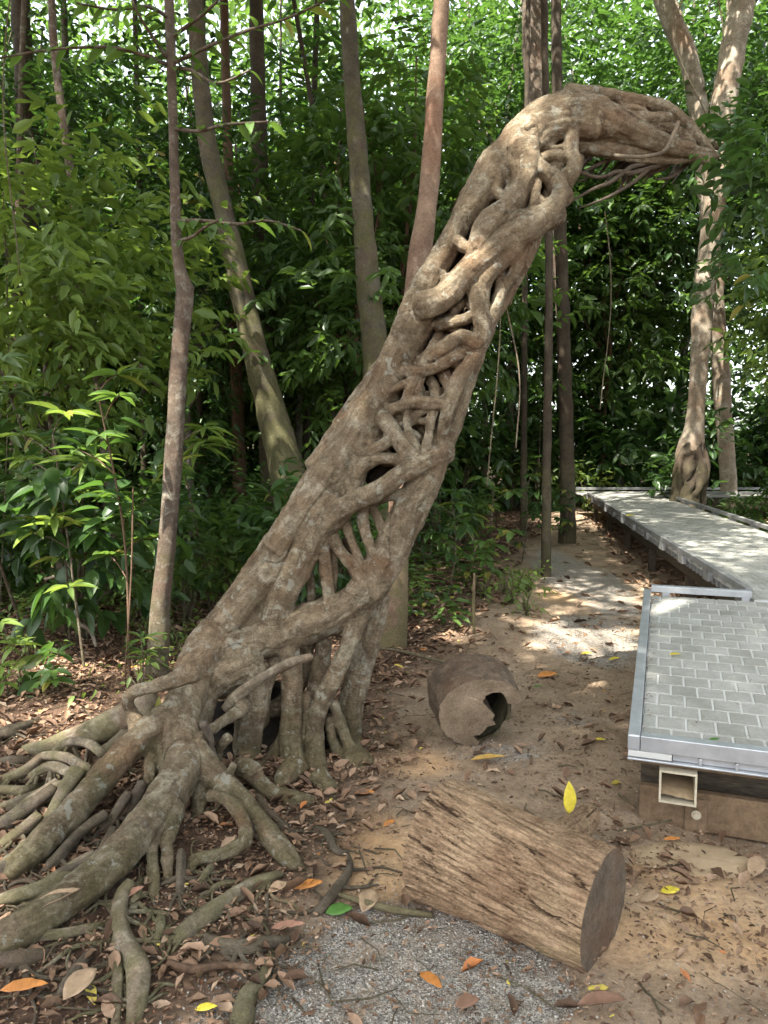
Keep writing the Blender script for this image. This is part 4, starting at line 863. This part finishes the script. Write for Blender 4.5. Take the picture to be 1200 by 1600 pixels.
traced('tree', 'tall pale flaking tree trunk with gnarled brown base beside the far boardwalk', 13.9, [(1080,800,22),(1078,720,22),(1086,660,14),(1090,600,13),(1096,520,15),(1103,430,16),(1114,340,16),(1122,240,17),(1138,120,18),(1158,10,18),(1166,-60,17)], M['pale'], 'leafd', 1.3)
traced('tree', 'bare pale trunk leaning behind the tip of the arching fig', 15.5, [(1140,780,12),(1120,500,13),(1100,260,13),(1080,110,14),(1045,20,15),(1030,-40,14)], M['pale'], 'leaf', 1.2)
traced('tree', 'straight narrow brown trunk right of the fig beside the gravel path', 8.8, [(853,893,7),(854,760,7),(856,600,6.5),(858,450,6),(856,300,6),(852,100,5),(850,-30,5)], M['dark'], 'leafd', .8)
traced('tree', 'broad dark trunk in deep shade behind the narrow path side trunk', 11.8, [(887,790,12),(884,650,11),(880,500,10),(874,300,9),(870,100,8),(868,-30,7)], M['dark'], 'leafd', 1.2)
traced('tree', 'narrow rusty trunk low in the thicket between sapling and fig', 11.5, [(378,830,11),(373,700,10),(368,560,9),(362,400,8),(355,200,7),(350,0,6)], M['brown'], 'leaf', .9)
traced('tree', 'sunlit cream trunk high in the canopy above the fig arch', 14.5, [(884,800,7),(878,500,8),(850,250,11),(836,120,16),(832,0,16),(830,-50,15)], M['stem'], 'leaf', 1.2)
for k, (px, yb, rp, Yd, lean) in enumerate(((312, 760, 5, 12, 4), (515, 760, 5, 13, 20), (548, 740, 5, 12, -60), (818, 790, 5, 12.5, 5), (225, 800, 5, 10, -10), (20, 820, 6, 9.5, 12), (120, 800, 7, 12, -14), (478, 780, 6, 13.5, 12))):
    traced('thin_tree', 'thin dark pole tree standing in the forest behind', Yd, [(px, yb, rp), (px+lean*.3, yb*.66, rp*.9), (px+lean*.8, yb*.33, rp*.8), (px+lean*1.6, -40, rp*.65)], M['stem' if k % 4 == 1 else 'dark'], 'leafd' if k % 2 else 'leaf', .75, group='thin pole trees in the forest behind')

# ---------------------------------------------------------------- gnarled base of the pale tree
mb = MB(); bt = P(1076, 740, 13.8)
for k, (dx, r0) in enumerate(((-.24, .08), (-.08, .13), (.07, .12), (.2, .07))):
    tube(mb, [(bt[0]+dx*1.2, 13.6+.1*k, -.1, r0*1.4), (bt[0]+dx, 13.75, .5, r0*1.2), (bt[0]+dx*1.1+.05, 13.7, 1.1, r0*1.15), (bt[0]+dx*.5+.1, 13.8, 1.5, r0*.8), (bt[0]+dx*.2+.12, 13.85, 1.8, r0*.4)], 14, .06, .7, k+40)
o = mb.build('strangling_roots', M['dark'], None, (bt[0], 13.8, 0)); o.location = (bt[0], 13.8, 0)
pt = [x for x in bpy.data.objects if x.get('label', '').startswith('tall pale flaking')][0]; o.parent = pt; o.location = Vector((bt[0], 13.8, 0))-pt.location

# ---------------------------------------------------------------- sapling branches and hand placed plants
def twigleaves(r, pts, L, n_, wr=.38, spread=.9, droop=-.25, var=(.2, 1)):
    p = resample([(*q, 0.0) for q in pts], .03)[:, :3]; idx = np.linspace(2, len(p)-1, n_).astype(int); d = unit(np.gradient(p, axis=0))[idx]
    side = np.where(np.arange(n_) % 2 == 0, 1, -1); per = unit(np.cross(d, np.array([0, 0, 1.0])+r.normal(size=(n_, 3))*.25))*side[:, None]
    dd = unit(d*.6+per*spread+np.array([0, 0, droop])+r.normal(size=(n_, 3))*.15); Ls = L*r.uniform(.7, 1.15, n_)
    return (p[idx], dd, np.array([0, 0, 1.])+r.normal(size=(n_, 3))*.3, Ls, Ls*wr*r.uniform(.85, 1.1, n_), r.uniform(*var, n_))
r = np.random.default_rng(44); fl = []; nb = MB()
for pts, L, n_ in (([(264,103),(230,88),(180,75),(130,74),(60,80),(-20,95)], .15, 18), ([(268,100),(320,75),(380,50),(450,28),(520,-5)], .15, 16), ([(268,105),(300,110),(340,130),(390,110)], .13, 8),
                   ([(272,345),(320,345),(370,350),(420,345),(470,360)], .15, 16), ([(276,378),(300,370),(320,355),(350,340)], .12, 7), ([(264,95),(240,60),(215,20),(195,-30)], .14, 9), ([(268,30),(230,10),(180,15),(120,5)], .14, 12),
                   ([(268,200),(310,205),(350,195),(420,190)], .13, 8), ([(266,60),(320,20),(350,-10)], .14, 8)):
    Yv = 4.95; q = [P(x, y, Yv-.12*i+.0) for i, (x, y) in enumerate(pts)]
    nb = MB(); tube(nb, [(*a, .010*(1-i/len(q))+.003) for i, a in enumerate(q)], 6, .05); nb.build('branch', M['stem'], sap); fl.append(bake('', NEAR, *twigleaves(r, q, L, n_)))
mobj('foliage', leafmesh('foliage', fl, sap.location), M['leaf'], sap)

def plant(name, label, base, height, lean, whorls, L, wr, mat, stem_r=.008, tmpl=NEAR, smat='stem', n_w=8, seed=1, cat='plant', up=.1, group=None):
    """upright stem with whorls of leaves at given fractions; base is a world point"""
    r = np.random.default_rng(seed); b = np.array([base[0], base[1], float(gh(base[0], base[1]))]); e = thing(name, label, cat, b, group)
    top = b+np.array([lean[0], lean[1], height]); mid = (b+top)/2+np.array([r.normal()*.04, r.normal()*.04, 0]); sp = resample([(*(b-[0, 0, .03]), stem_r), (*mid, stem_r*.8), (*top, stem_r*.5)], .03)
    mb = MB(); tube(mb, [(*(b-[0, 0, .03]), stem_r), (*mid, stem_r*.8), (*top, stem_r*.5)], 7, .05); parts = []
    for f, cnt, s_, brl in whorls:
        c = sp[int(f*(len(sp)-1))][:3]
        if brl:
            a = r.uniform(0, 6.28); tip = c+np.array([math.cos(a)*brl, math.sin(a)*brl, brl*.5]); tube(mb, [(*c, stem_r*.5), (*((c+tip)/2+[0, 0, .02]), stem_r*.45), (*tip, stem_r*.3)], 5, .05); c = tip
        a = np.linspace(0, 2*math.pi, cnt, endpoint=False)+r.normal(size=cnt)*.25
        d = np.stack([np.cos(a), np.sin(a), up+r.normal(size=cnt)*.22], 1); Ls = L*s_*r.uniform(.75, 1.1, cnt)
        parts.append(bake('', tmpl, c+unit(d)*.01, d, np.array([0, 0, 1.])+r.normal(size=(cnt, 3))*.2, Ls, Ls*wr, r.uniform(.2, 1, cnt)))
    mb.build('stem', M[smat], e); mobj('foliage', leafmesh('foliage', parts, b), M[mat], e); return e
def gb(px, py): return G(px, py)
def wh(k, f0, f1, c, s=1.0, b=.12, seed=0):
    r = np.random.default_rng(seed); return [(f, c, s*r.uniform(.8, 1.1), b*r.uniform(.3, 1.4)) for f in np.linspace(f0, f1, k)]
plant('sapling', 'broad leaved pale green sapling with drooping leaf whorls near the left edge', G(40, 1000), 1.72, (-.1, -.9), wh(7, .55, 1, 8, 1, .3, 1), .26, .3, 'leafg', .014, seed=3)
plant('sapling', 'slim sapling with large greyish leaves behind the red stemmed one', G(150, 960), 2.15, (-.35, -.9), wh(8, .5, 1, 8, 1, .28, 2), .24, .3, 'leafg', .012, seed=4)
plant('sapling', 'red stemmed thin sapling standing in the litter left of the kinked stem', G(203, 1062), 1.9, (-.12, -.1), wh(8, .35, .98, 7, 1, .22, 5), .2, .3, 'leaf', .009, smat='brown', seed=6)
plant('sapling', 'thin dark sapling with long narrow leaves rising beside the pale twisted root', G(133, 1050), 1.6, (-.2, .1), wh(8, .35, 1, 7, 1, .22, 6), .21, .26, 'leafl', .01, seed=7)
plant('sapling', 'leafy green sapling with broad drooping leaves between the two left stems', G(225, 985), 1.15, (.05, 0), wh(8, .25, 1, 7, 1, .18, 8), .2, .4, 'leaf', .008, seed=8)
plant('sapling', 'small leafy sapling low in the far left litter patch', G(15, 1090), .4, (0, 0), wh(4, .3, 1, 7, 1, .06, 9), .13, .4, 'leafl', .005, seed=9)
plant('sapling', 'bushy green seedling at the left margin over fallen leaves', G(95, 1085), .22, (0, 0), wh(3, .4, 1, 7, 1, .05, 10), .12, .42, 'leaf', .005, seed=10)
plant('palm_like_plant', 'spiky plant with long narrow arching leaves behind the curved trunk foot', G(430, 905), .95, (.05, -.4), wh(5, .55, 1, 14, 1, .03, 11), .34, .10, 'leaf', .012, NARROW, seed=11, up=.5)
plant('palm_like_plant', 'small spiky leaved plant at the foot of the kinked sapling', G(222, 1070), .28, (0, 0), wh(3, .5, 1, 9, 1, .02, 12), .17, .14, 'leaf', .005, NARROW, seed=12, up=.3)
plant('palm_like_plant', 'feathery narrow leaved plant spreading in front of the kinked sapling', G(110, 1010), 1.25, (.15, -.5), wh(5, .7, 1, 11, 1, .2, 13), .28, .14, 'leafl', .01, NARROW, seed=13, up=.3)
plant('compound_leaf_plant', 'bright fingered leaf plant reaching right of the kinked sapling', G(330, 960), 1.52, (-.02, -.9), wh(4, .85, 1, 9, 1, .22, 14), .26, .22, 'leafl', .009, NARROW, seed=14, up=.0)
for k, (px, py, h, L, lb) in enumerate(((700, 930, 1.05, .17, 'broad leaved shrub right behind the fig above the litter'), (765, 900, 1.1, .19, 'broad leaved shrub with one yellowing leaf near the narrow trunk'), (815, 880, 1.0, .18, 'drooping broad leaved shrub touching the narrow path side trunk'), (735, 915, .6, .17, 'low dark broad leaved shrub in the middle of the clump'), (880, 850, .8, .16, 'small green shrub at the bend of the gravel path'))):
    plant('broadleaf_shrub', lb, G(px, py), h, (0, -.3), wh(10, .25, 1, 6, 1, .2, 20+k), L, .48, 'leaf' if k % 2 else 'leafd', .008, seed=30+k, cat='shrub', up=-.15)
# bare thin sticks and twigs
def stick(name, label, pts, mat, cat='stick', ground_=False):
    q = [((*P(*p[:3]), p[3]) if not ground_ else (*G(p[0], p[1], float(gh(*G(p[0], p[1])[:2]))+p[2]), p[3])) for p in pts]
    mb = MB(); tube(mb, q, 8, .03, .2, int(pts[0][0])); b = q[0][:3]; o = mb.build(name, M[mat], None, b); o.location = b; return tag(o, label, cat)
stick('fallen_branch', 'thin bare branch lying on the litter behind the hollow log', [(590,1013,.05,.011),(620,1016,.06,.012),(655,1024,.05,.013),(705,1038,.03,.012)], 'stem', 'branch', True)
stick('stake', 'short upright bare stick standing in the litter behind the hollow log', [(741,990,5.7,.012),(740,940,5.7,.011),(741,896,5.7,.009)], 'salmon')
stick('twisted_root', 'pale twisted woody root loop in the far left litter', [(70,905,.3,.012),(100,900,.35,.02),(105,930,.28,.02),(112,965,.2,.018),(140,985,.13,.016),(150,1010,.02,.012)], 'pale', 'root', True)
stick('twisted_root', 'pale thin looping root left of the thicker twisted one', [(45,1000,.02,.01),(55,970,.16,.012),(75,945,.22,.012),(100,930,.26,.012)], 'pale', 'root', True)
stick('twig', 'thin grey twig on the ground in front of the ramp beam', [(965,1298,.015,.004),(1000,1292,.02,.005),(1050,1281,.04,.004)], 'stem', 'twig', True)
stick('twig', 'short thick brown twig left of the big log', [(520,1395,.01,.006),(600,1418,.015,.012),(675,1430,.01,.009)], 'root', 'twig', True)
stick('twig', 'reddish curved twig among the roots in the foreground', [(262,1504,.01,.01),(300,1515,.012,.012),(350,1508,.015,.010),(400,1512,.01,.008)], 'brown', 'twig', True)
stick('dead_root', 'worn flat grey root stub surfacing at the bottom of the ground', [(375,1600,.0,.035),(385,1560,.005,.03),(410,1530,.0,.02),(425,1490,.0,.014)], 'root', 'root', True)
stick('thin_shoot', 'bare upright thin stem near the left stack of roots', [(195,1060,4.9,.006),(205,900,4.9,.006),(208,760,4.9,.005)], 'brown')
# lianas hanging from canopy
for k, (px, y0, y1, Yv, dx) in enumerate(((770, 300, 760, 6.2, 12), (1085, -40, 190, 5.5, -30), (20, -40, 430, 5.5, -15), (5, 300, 980, 6.5, 8), (945, 330, 640, 7.5, 10), (1110, -40, 210, 6.0, 20))):
    q = [(px+dx*math.sin(t*4), y0+(y1-y0)*t, Yv, .005) for t in np.linspace(0, 1, 7)]
    o = stick('liana', 'thin hanging liana strand in the forest', q, 'stem', 'vine'); o['group'] = 'thin lianas hanging in the forest'

# ---------------------------------------------------------------- unseen canopy trees added to shade the clearing
shafts = [(G(925,1000), .42), (G(850,975), .22), (G(955,1040), .2), (P(965,790,12.), .45), (P(850,260,3.9), .42), (P(775,360,3.9), .28), (P(700,480,3.8), .2), (P(450,880,3.6), .14), (P(640,1180,3.0), .2), (G(860,1010), .25), (P(100,640,4.6), .4), (G(120,1040), .35), (P(380,90,4.5), .3), (P(330,680,4.9), .25), (P(1085,620,12.4), .5), (G(100,1180), .12), (P(20,480,4.9), .2), (P(590,1240,3.2), .14), (P(835,110,14.5), .5), (P(450,900,3.6), .12), (P(1100,500,12.4), .3)]  # sun lines cut free of crown leaves to aim the sun patches
def canopy(label, bx_, by_, H, rad, seed, nt_=900, mat='leafd', tr=.16, cc=None):
    cx_, cy_ = cc or (bx_, by_)
    r = np.random.default_rng(seed); z0 = float(gh(bx_, by_)); e = thing('added_shade_tree', label, 'tree', (bx_, by_, z0), 'unseen shade trees added around the clearing')
    p = crown_pts(r, (cx_, cy_, H), (rad, rad, 1.5), 44, nt_, 8, .21, .5, .1, .2)
    keep = np.ones(len(p[0]), bool)
    for s_, rd in shafts:
        q = p[0]-np.asarray(s_); t = q@sunv; dist = np.linalg.norm(q-np.outer(t, sunv), axis=1); keep &= dist > rd
    p2 = [a[keep] for a in p[:6]]; mb = MB(); tp = (bx_+(cx_-bx_)*.6, by_+(cy_-by_)*.6, H-1.2)
    tube(mb, [(bx_, by_, z0-.2, tr*1.5), (bx_, by_, z0+.6, tr), ((bx_+tp[0])/2+r.normal()*.1, (by_+tp[1])/2, H*.5, tr*.85), (*tp, tr*.6)], 14, .15, .15, seed)
    for c in p[6][:26]: tube(mb, [(*tp, tr*.4), (*((np.array(tp)+c)/2+[0, 0, .25]), tr*.22), (*c, .015)], 6, .3)
    mb.build('trunk', M['grey'], e); mobj('crown', leafmesh('crown', [bake('', FAR, *p2)], e.location), M[mat], e)
OFF = {7: (5.2, 6.6), 9: (-4.4, 5.6), 6: (-6.2, 8.8), 13: (7.6, 12.0)}
CT = [(-4.6, 3.0), (-3.6, -1.5), (0.4, -3.2), (4.8, -1.0), (5.8, 3.4), (-6.5, 7.5), (-2.6, 9.2), (1.9, 7.2), (6.6, 8.0), (-1.2, 6.2), (-8, 0.5), (-5.5, -5.5), (1.5, -7.5), (6.2, 12.5), (-9.5, 13.5), (8.8, -4.5), (-10, -4)]
CT += [(-1.3, -.4), (-.6, -2.4)]; OFF.update({17: (-4.4, -.8), 18: (-3.6, -4.2)})
for k, (a, b) in enumerate(CT):
    o_ = OFF.get(k); canopy('unseen forest tree added to shade the clearing from overhead', *(o_ or (a, b)), 9.5+1.6*(k % 3), 3.3, 60+k, 900 if b < 6 else 720, 'leafd' if k % 2 else 'leaf', .14, (a, b) if o_ else None)

# ---------------------------------------------------------------- distant wood as one mass
r = np.random.default_rng(8); N = 120000
yy = r.uniform(23, 42, N); xx = (r.random(N)*2-1)*(yy*.75+3); zz_ = r.random(N)**1.1*(26)+.0
dn = fbm(xx*.35, yy*.35, zz_*.35, 3, 2); k = (dn > -.14+.007*(zz_-6)); xx, yy, zz_ = xx[k], yy[k], zz_[k]; nN = len(xx)
d = unit(r.normal(size=(nN, 3))+[0, 0, -.3]); Ls = r.uniform(.25, .5, nN)
me = leafmesh('distant_wood', [bake('', FAR, np.stack([xx, yy, zz_], 1), d, np.array([0, 0, 1.])+r.normal(size=(nN, 3))*.6, Ls, Ls*.5, np.clip(.4+dn[k]*1.2+r.normal(size=nN)*.2, 0, .92))])
tag(mobj('distant_wood', me, M['leaf']), 'bright sunlit mass of foliage glimpsed far behind the trees', 'forest', kind='stuff')
# ground cover
r = np.random.default_rng(9); N = 16000; yy = r.uniform(5.6, 20, N); xx = (r.random(N)*2-1)*(yy*.6+1)
cc = 2.2+.16*(yy-5.4); k = ~((xx > cc-1.7) & (xx < cc+1.7)) & (vnoise(xx*.9, yy*.9, 0, 4) > -.25*np.clip(yy-5.6, 0, 4)/2+.35-.1); xx, yy = xx[k], yy[k]; nN = len(xx)
d = unit(np.stack([r.normal(size=nN), r.normal(size=nN), r.uniform(-.3, .4, nN)], 1)); Ls = r.uniform(.07, .16, nN)
me = leafmesh('ground_cover', [bake('', FAR, np.stack([xx, yy, gh(xx, yy)+r.uniform(.03, .22, nN)], 1), d, np.array([0, 0, 1.])+r.normal(size=(nN, 3))*.3, Ls, Ls*.45, r.random(nN))])
tag(mobj('ground_cover', me, M['leaf']), 'low green ground cover leaves over the forest floor', 'ground cover', kind='stuff')

# ---------------------------------------------------------------- leaf litter, twigs, pebbles
def littermat():
    n = NT('dead_leaf'); v = n.attr('var'); rp_ = n.n.new('ShaderNodeValToRGB'); cr = rp_.color_ramp
    cols = [(0, (.05, .028, .016)), (.22, (.11, .062, .036)), (.45, (.20, .12, .072)), (.65, (.30, .195, .125)), (.82, (.42, .31, .21)), (.93, (.40, .15, .05)), (.975, (.55, .22, .04)), (1, (.5, .4, .08))]
    cr.elements[0].position = 0; cr.elements[0].color = (*cols[0][1], 1); cr.elements[1].position = 1; cr.elements[1].color = (*cols[-1][1], 1)
    for p_, c_ in cols[1:-1]: e = cr.elements.new(p_); e.color = (*c_, 1)
    n.link(v, rp_.inputs[0]); c = n.mix(1.0, rp_.outputs[0], n.ramp(n.noise(60, detail=4, rough=.7), .3, .7, (.7, .7, .7), (1.2, 1.2, 1.2)), 'MULTIPLY'); n.bump(n.noise(150, detail=3), .4, .003); return n.col(c, .7, .3)
M['dead'] = littermat()
r = np.random.default_rng(10); parts = []
for N, y0, y1, s0, s1 in ((24000, 1.4, 7.0, .03, .085), (22000, 6.0, 16.0, .06, .13), (70000, 1.4, 6.5, .008, .026)):
    yy = y0+(y1-y0)*r.random(N); xx = (r.random(N)*2-1)*(yy*.56+.5)
    wn_ = fbm(xx*1.7, yy*1.7, 0, 4, 21); lim = np.where(yy < 4.2, -.35+.18*(yy-2), .05+.29*(yy-4.2))
    on = sm(-.25, .3, xx-lim+.25*wn_)*(1-sm(.9, 1.4, xx-(.55+.2*np.clip(yy-3, 0, 30)))); rightside = (xx > .75+.12*(yy-2)) & (yy < 4.5)
    prob = (1-on)*.95+on*.07+.10*np.clip(fbm(xx*3, yy*3, 0, 3, 31)*2, 0, 1)+.25*rightside*np.clip(fbm(xx*2.2, yy*2.2, 0, 3, 41)*2+.3, 0, 1)
    prob = prob+(.22 if s1 < .03 else 0); prob = prob*np.where((yy < 3.2) & (s1 > .03), .55, 1); prob *= np.clip(.75+fbm(xx*2.6, yy*2.6, 0, 3, 51), .2, 1)
    k = r.random(N) < prob; xx, yy = xx[k], yy[k]; nN = len(xx); a = r.uniform(0, 6.28, nN); z = gh(xx, yy)+r.uniform(.003, .02, nN)
    d = np.stack([np.cos(a), np.sin(a), r.normal(size=nN)*.14], 1); nr = np.array([0, 0, 1.])+r.normal(size=(nN, 3))*.22; Ls = r.uniform(s0, s1, nN)
    var = np.clip(r.beta(2.2, 2.2, nN)*.86+(r.random(nN) < .035)*r.uniform(.1, .5, nN), 0, 1); ty = r.integers(0, 4, nN)
    for t in range(4):
        m_ = ty == t; parts.append(bake('', CURL[t], np.stack([xx, yy, z], 1)[m_], d[m_], nr[m_], Ls[m_], (Ls*r.uniform(.3, .5, nN))[m_], var[m_]))
tag(mobj('leaf_litter', leafmesh('leaf_litter', parts), M['dead']), 'brown fallen leaves carpeting the forest floor', 'leaf litter', kind='stuff')
mb = MB(); r = np.random.default_rng(12)
for q in range(900):
    y = r.uniform(1.7, 8); x = (r.random()*2-1)*(y*.55+.2)
    if x > .1 and r.random() < .72: continue
    a = r.uniform(0, 6.28); L = r.uniform(.04, .22); z = float(gh(x, y))+.008; rr = r.uniform(.0012, .004)
    b = r.normal()*.15; tube(mb, [(x, y, z, rr), (x+math.cos(a)*L/2-math.sin(a)*b*L, y+math.sin(a)*L/2+math.cos(a)*b*L, z+.01, rr), (x+math.cos(a)*L, y+math.sin(a)*L, z, rr*.5)], 5, .06)
tag(mb.build('fallen_twigs', M['stem'], None, (0, 0, 0)), 'small fallen twigs scattered over the forest floor', 'twigs', kind='stuff')
ic = [(0, 0, 1), (.9, 0, .2), (.28, .85, .25), (-.73, .53, .2), (-.73, -.53, .15), (.28, -.85, .2), (0, 0, -.6)]; icf = [(0, 1, 2), (0, 2, 3), (0, 3, 4), (0, 4, 5), (0, 5, 1), (6, 2, 1), (6, 3, 2), (6, 4, 3), (6, 5, 4), (6, 1, 5)]
r = np.random.default_rng(13); N = 90000; yy = 1.5+7*r.random(N)**1.4; xx = (r.random(N)*2-1)*(yy*.5+.3); wn_ = fbm(xx*1.7, yy*1.7, 0, 4, 21)
gval = 0
for (px, py, sx_, sy_, am) in ((600,1550,.45,.35,.9),(760,1530,.3,.3,.85),(790,1180,.35,.22,.9),(915,1000,.45,.8,1.7),(905,900,.42,1.8,1.6),(960,1330,.12,.25,.7),(520,1600,.3,.2,.8),(900,1120,.3,.4,.7)):
    c = G(px, py); gval = gval+am*np.exp(-(((xx-c[0])/sx_)**2+((yy-c[1])/sy_)**2))
gval = .8*sm(.3, .85, gval+wn_*.5); k = r.random(N) < gval*.8+.04; xx, yy = xx[k], yy[k]; nN = len(xx); s_ = r.uniform(.002, .0055, nN); a = r.uniform(0, 6.28, nN)
me = leafmesh('gravel', [bake('', (np.array(ic), icf), np.stack([xx, yy, gh(xx, yy)+.001], 1), np.stack([np.cos(a), np.sin(a), 0*a], 1), np.array([0, 0, 1.])+r.normal(size=(nN, 3))*.3, s_, s_*r.uniform(.7, 1.3, nN), r.random(nN))])
n = NT('gravel_stone'); M['peb'] = n.col(n.ramp(n.attr('var'), 0, 1, (.10, .09, .08), (.48, .44, .38)), .85, .3)
tag(mobj('gravel', me, M['peb']), 'fine grey gravel stones on the path', 'gravel', kind='stuff')

r = np.random.default_rng(17); nN = 170; a_ = r.uniform(.06, 1.6, nN); b_q = L1*r.random(nN); edge_ = r.random(nN) < .45; a_[edge_] = .052+.03*r.random(edge_.sum()); an_ = r.uniform(0, 6.28, nN)
pp = O1+a_[:, None]*u1+np.clip(b_q, .06, L1-.06)[:, None]*v1+n1*.003; Ls = r.uniform(.006, .024, nN)
tag(mobj('deck_debris', leafmesh('deck_debris', [bake('', CURL[1], pp, np.cos(an_)[:, None]*u1+np.sin(an_)[:, None]*v1, n1+r.normal(size=(nN, 3))*.1, Ls, Ls*.4, r.random(nN)*.7)]), M['dead']), 'small leaf fragments and grit scattered over the ramp panels', 'leaf debris', kind='stuff')

# ---------------------------------------------------------------- single fallen leaves one can point at
def flat(name, c, rough=.55):
    n = NT(name); t = n.ramp(n.noise(45, detail=5, rough=.7), .3, .7, tuple(v*.65 for v in c), tuple(min(1, v*1.15) for v in c)); n.bump(n.noise(90), .3, .002); return n.col(t, rough, .4)
LC = {'yellow': flat('yellow_leaf', (.62, .50, .05)), 'orange': flat('orange_leaf', (.50, .20, .05)), 'tan': flat('tan_leaf', (.36, .25, .155)), 'green': flat('green_leaf', (.07, .17, .03)), 'pink': flat('pinkish_leaf', (.34, .18, .12)), 'brown': flat('brown_leaf', (.2, .11, .07)), 'ochre': flat('ochre_leaf', (.48, .30, .08))}
def fleaf(px, py, L, ang, colr, label, wr=.38, z=None, w3=None, tm=0, lift=.012):
    p = G(px, py, float(gh(*G(px, py)[:2]))+lift) if w3 is None else np.asarray(w3); a = R(ang)
    d = np.array([[math.cos(a), math.sin(a), .02]]); c0 = p-d[0]*L/2
    if z is not None: d = np.array([z]); c0 = p
    nr = np.array([[.1, -.2, 1.]]) if z is None else np.array([[.2, -1., .3]])
    me = leafmesh('fallen_leaf', [bake('', ltmpl(8, (-.1, .15, -.2)[tm], (.10, -.12, .2)[tm], peak=.45, wave=.012), np.array([c0]), d, nr, np.array([L]), np.array([L*wr]), np.array([1.]))], p)
    o = mobj('fallen_leaf', me, LC[colr]); o.location = p; so_ = o.modifiers.new('t', 'SOLIDIFY'); so_.thickness = .0008; return tag(o, label, 'leaf')
fleaf(885, 1275, .115, 0, 'yellow', 'bright yellow leaf propped upright against the back of the big log', .4, z=[-.05, .1, 1.], w3=P(889, 1272, 2.45))
fleaf(530, 1424, .09, 8, 'green', 'fresh green leaf lying flat in front of the roots', .55)
fleaf(482, 1385, .10, 15, 'orange', 'orange leaf lying at the tip of the front right root', .4)
fleaf(673, 1534, .10, -55, 'orange', 'orange red leaf lying on the gravel in the bottom middle', .38)
fleaf(762, 1187, .17, 2, 'ochre', 'long ochre leaf lying between the hollow log and the big log', .2)
fleaf(125, 1543, .11, 60, 'tan', 'broad pale curled leaf near the bottom left corner', .6, tm=2)
fleaf(38, 1545, .13, 5, 'orange', 'long reddish orange leaf in the bottom left corner', .3)
fleaf(322, 1576, .06, 5, 'yellow', 'small yellow leaf at the bottom edge of the photo', .4)
fleaf(85, 1415, .15, 35, 'tan', 'large torn tan leaf caught between the two big left roots', .28, tm=2, lift=.06)
fleaf(200, 1400, .11, 42, 'pink', 'long pink brown leaf below the big front root', .3, lift=.02)
fleaf(435, 1390, .075, 30, 'tan', 'folded cream leaf beside the orange leaf at the root tip', .5, tm=2)
fleaf(450, 1449, .11, 5, 'pink', 'reddish pink leaf left of the green leaf', .28)
fleaf(855, 1056, .14, 10, 'orange', 'large rusty leaf on the path behind the hollow log', .5)
fleaf(916, 1022, .09, 0, 'yellow', 'yellow leaf lying in the sun patch on the gravel', .35)
fleaf(960, 1030, .09, 20, 'yellow', 'lemon yellow leaf at the sunlit edge of the path near the ramp', .35)
fleaf(1047, 1393, .07, 5, 'yellow', 'small yellow leaf on the dirt below the concrete footing', .5)
fleaf(938, 1156, .055, -20, 'yellow', 'small bright yellow leaf on the dirt left of the ramp corner', .4)
fleaf(1050, 1312, .065, -5, 'orange', 'orange leaf at the edge of the concrete footing', .35)
fleaf(940, 1572, .13, -5, 'brown', 'curled dark brown leaf on the sand below the cut log face', .3, tm=2)
fleaf(730, 1570, .07, 10, 'brown', 'rust brown crumpled leaf near the orange leaf on the gravel', .6, tm=2)
fleaf(1015, 1405, .08, 20, 'tan', 'pale tan leaf right of the cut log face', .4)
fleaf(575, 1412, .10, 70, 'tan', 'crumpled pinkish tan leaf left of the big log base', .6, tm=2)
fleaf(1180, 1360, .13, 50, 'tan', 'large curled tan leaf at the right edge below the ramp', .45, tm=2)
fleaf(608, 1287, .06, 40, 'orange', 'small orange leaf touching the left end of the big log', .45)
fleaf(570, 1240, .09, -5, 'orange', 'orange leaf on dirt in front of the fig columns', .35)
fleaf(840, 1073, .06, -5, 'green', 'small green leaf on the path beside the hollow log', .35)
pr_ = O1+u1*.19+v1*1.13+n1*.006; fleaf(0, 0, .06, -10, 'yellow', 'small yellow leaf resting on the near ramp deck', .4, w3=pr_)
pr_ = O1+u1*.33+v1*.11+n1*.006; fleaf(0, 0, .05, 10, 'green', 'tiny green leaf by the front rail of the near ramp', .35, w3=pr_)
fleaf(945, 822, .12, 10, 'yellow', 'yellow green leaf beside the left rail of the long boardwalk', .45, w3=O2+v2*5-u2*.02+np.array([0, 0, .09]))
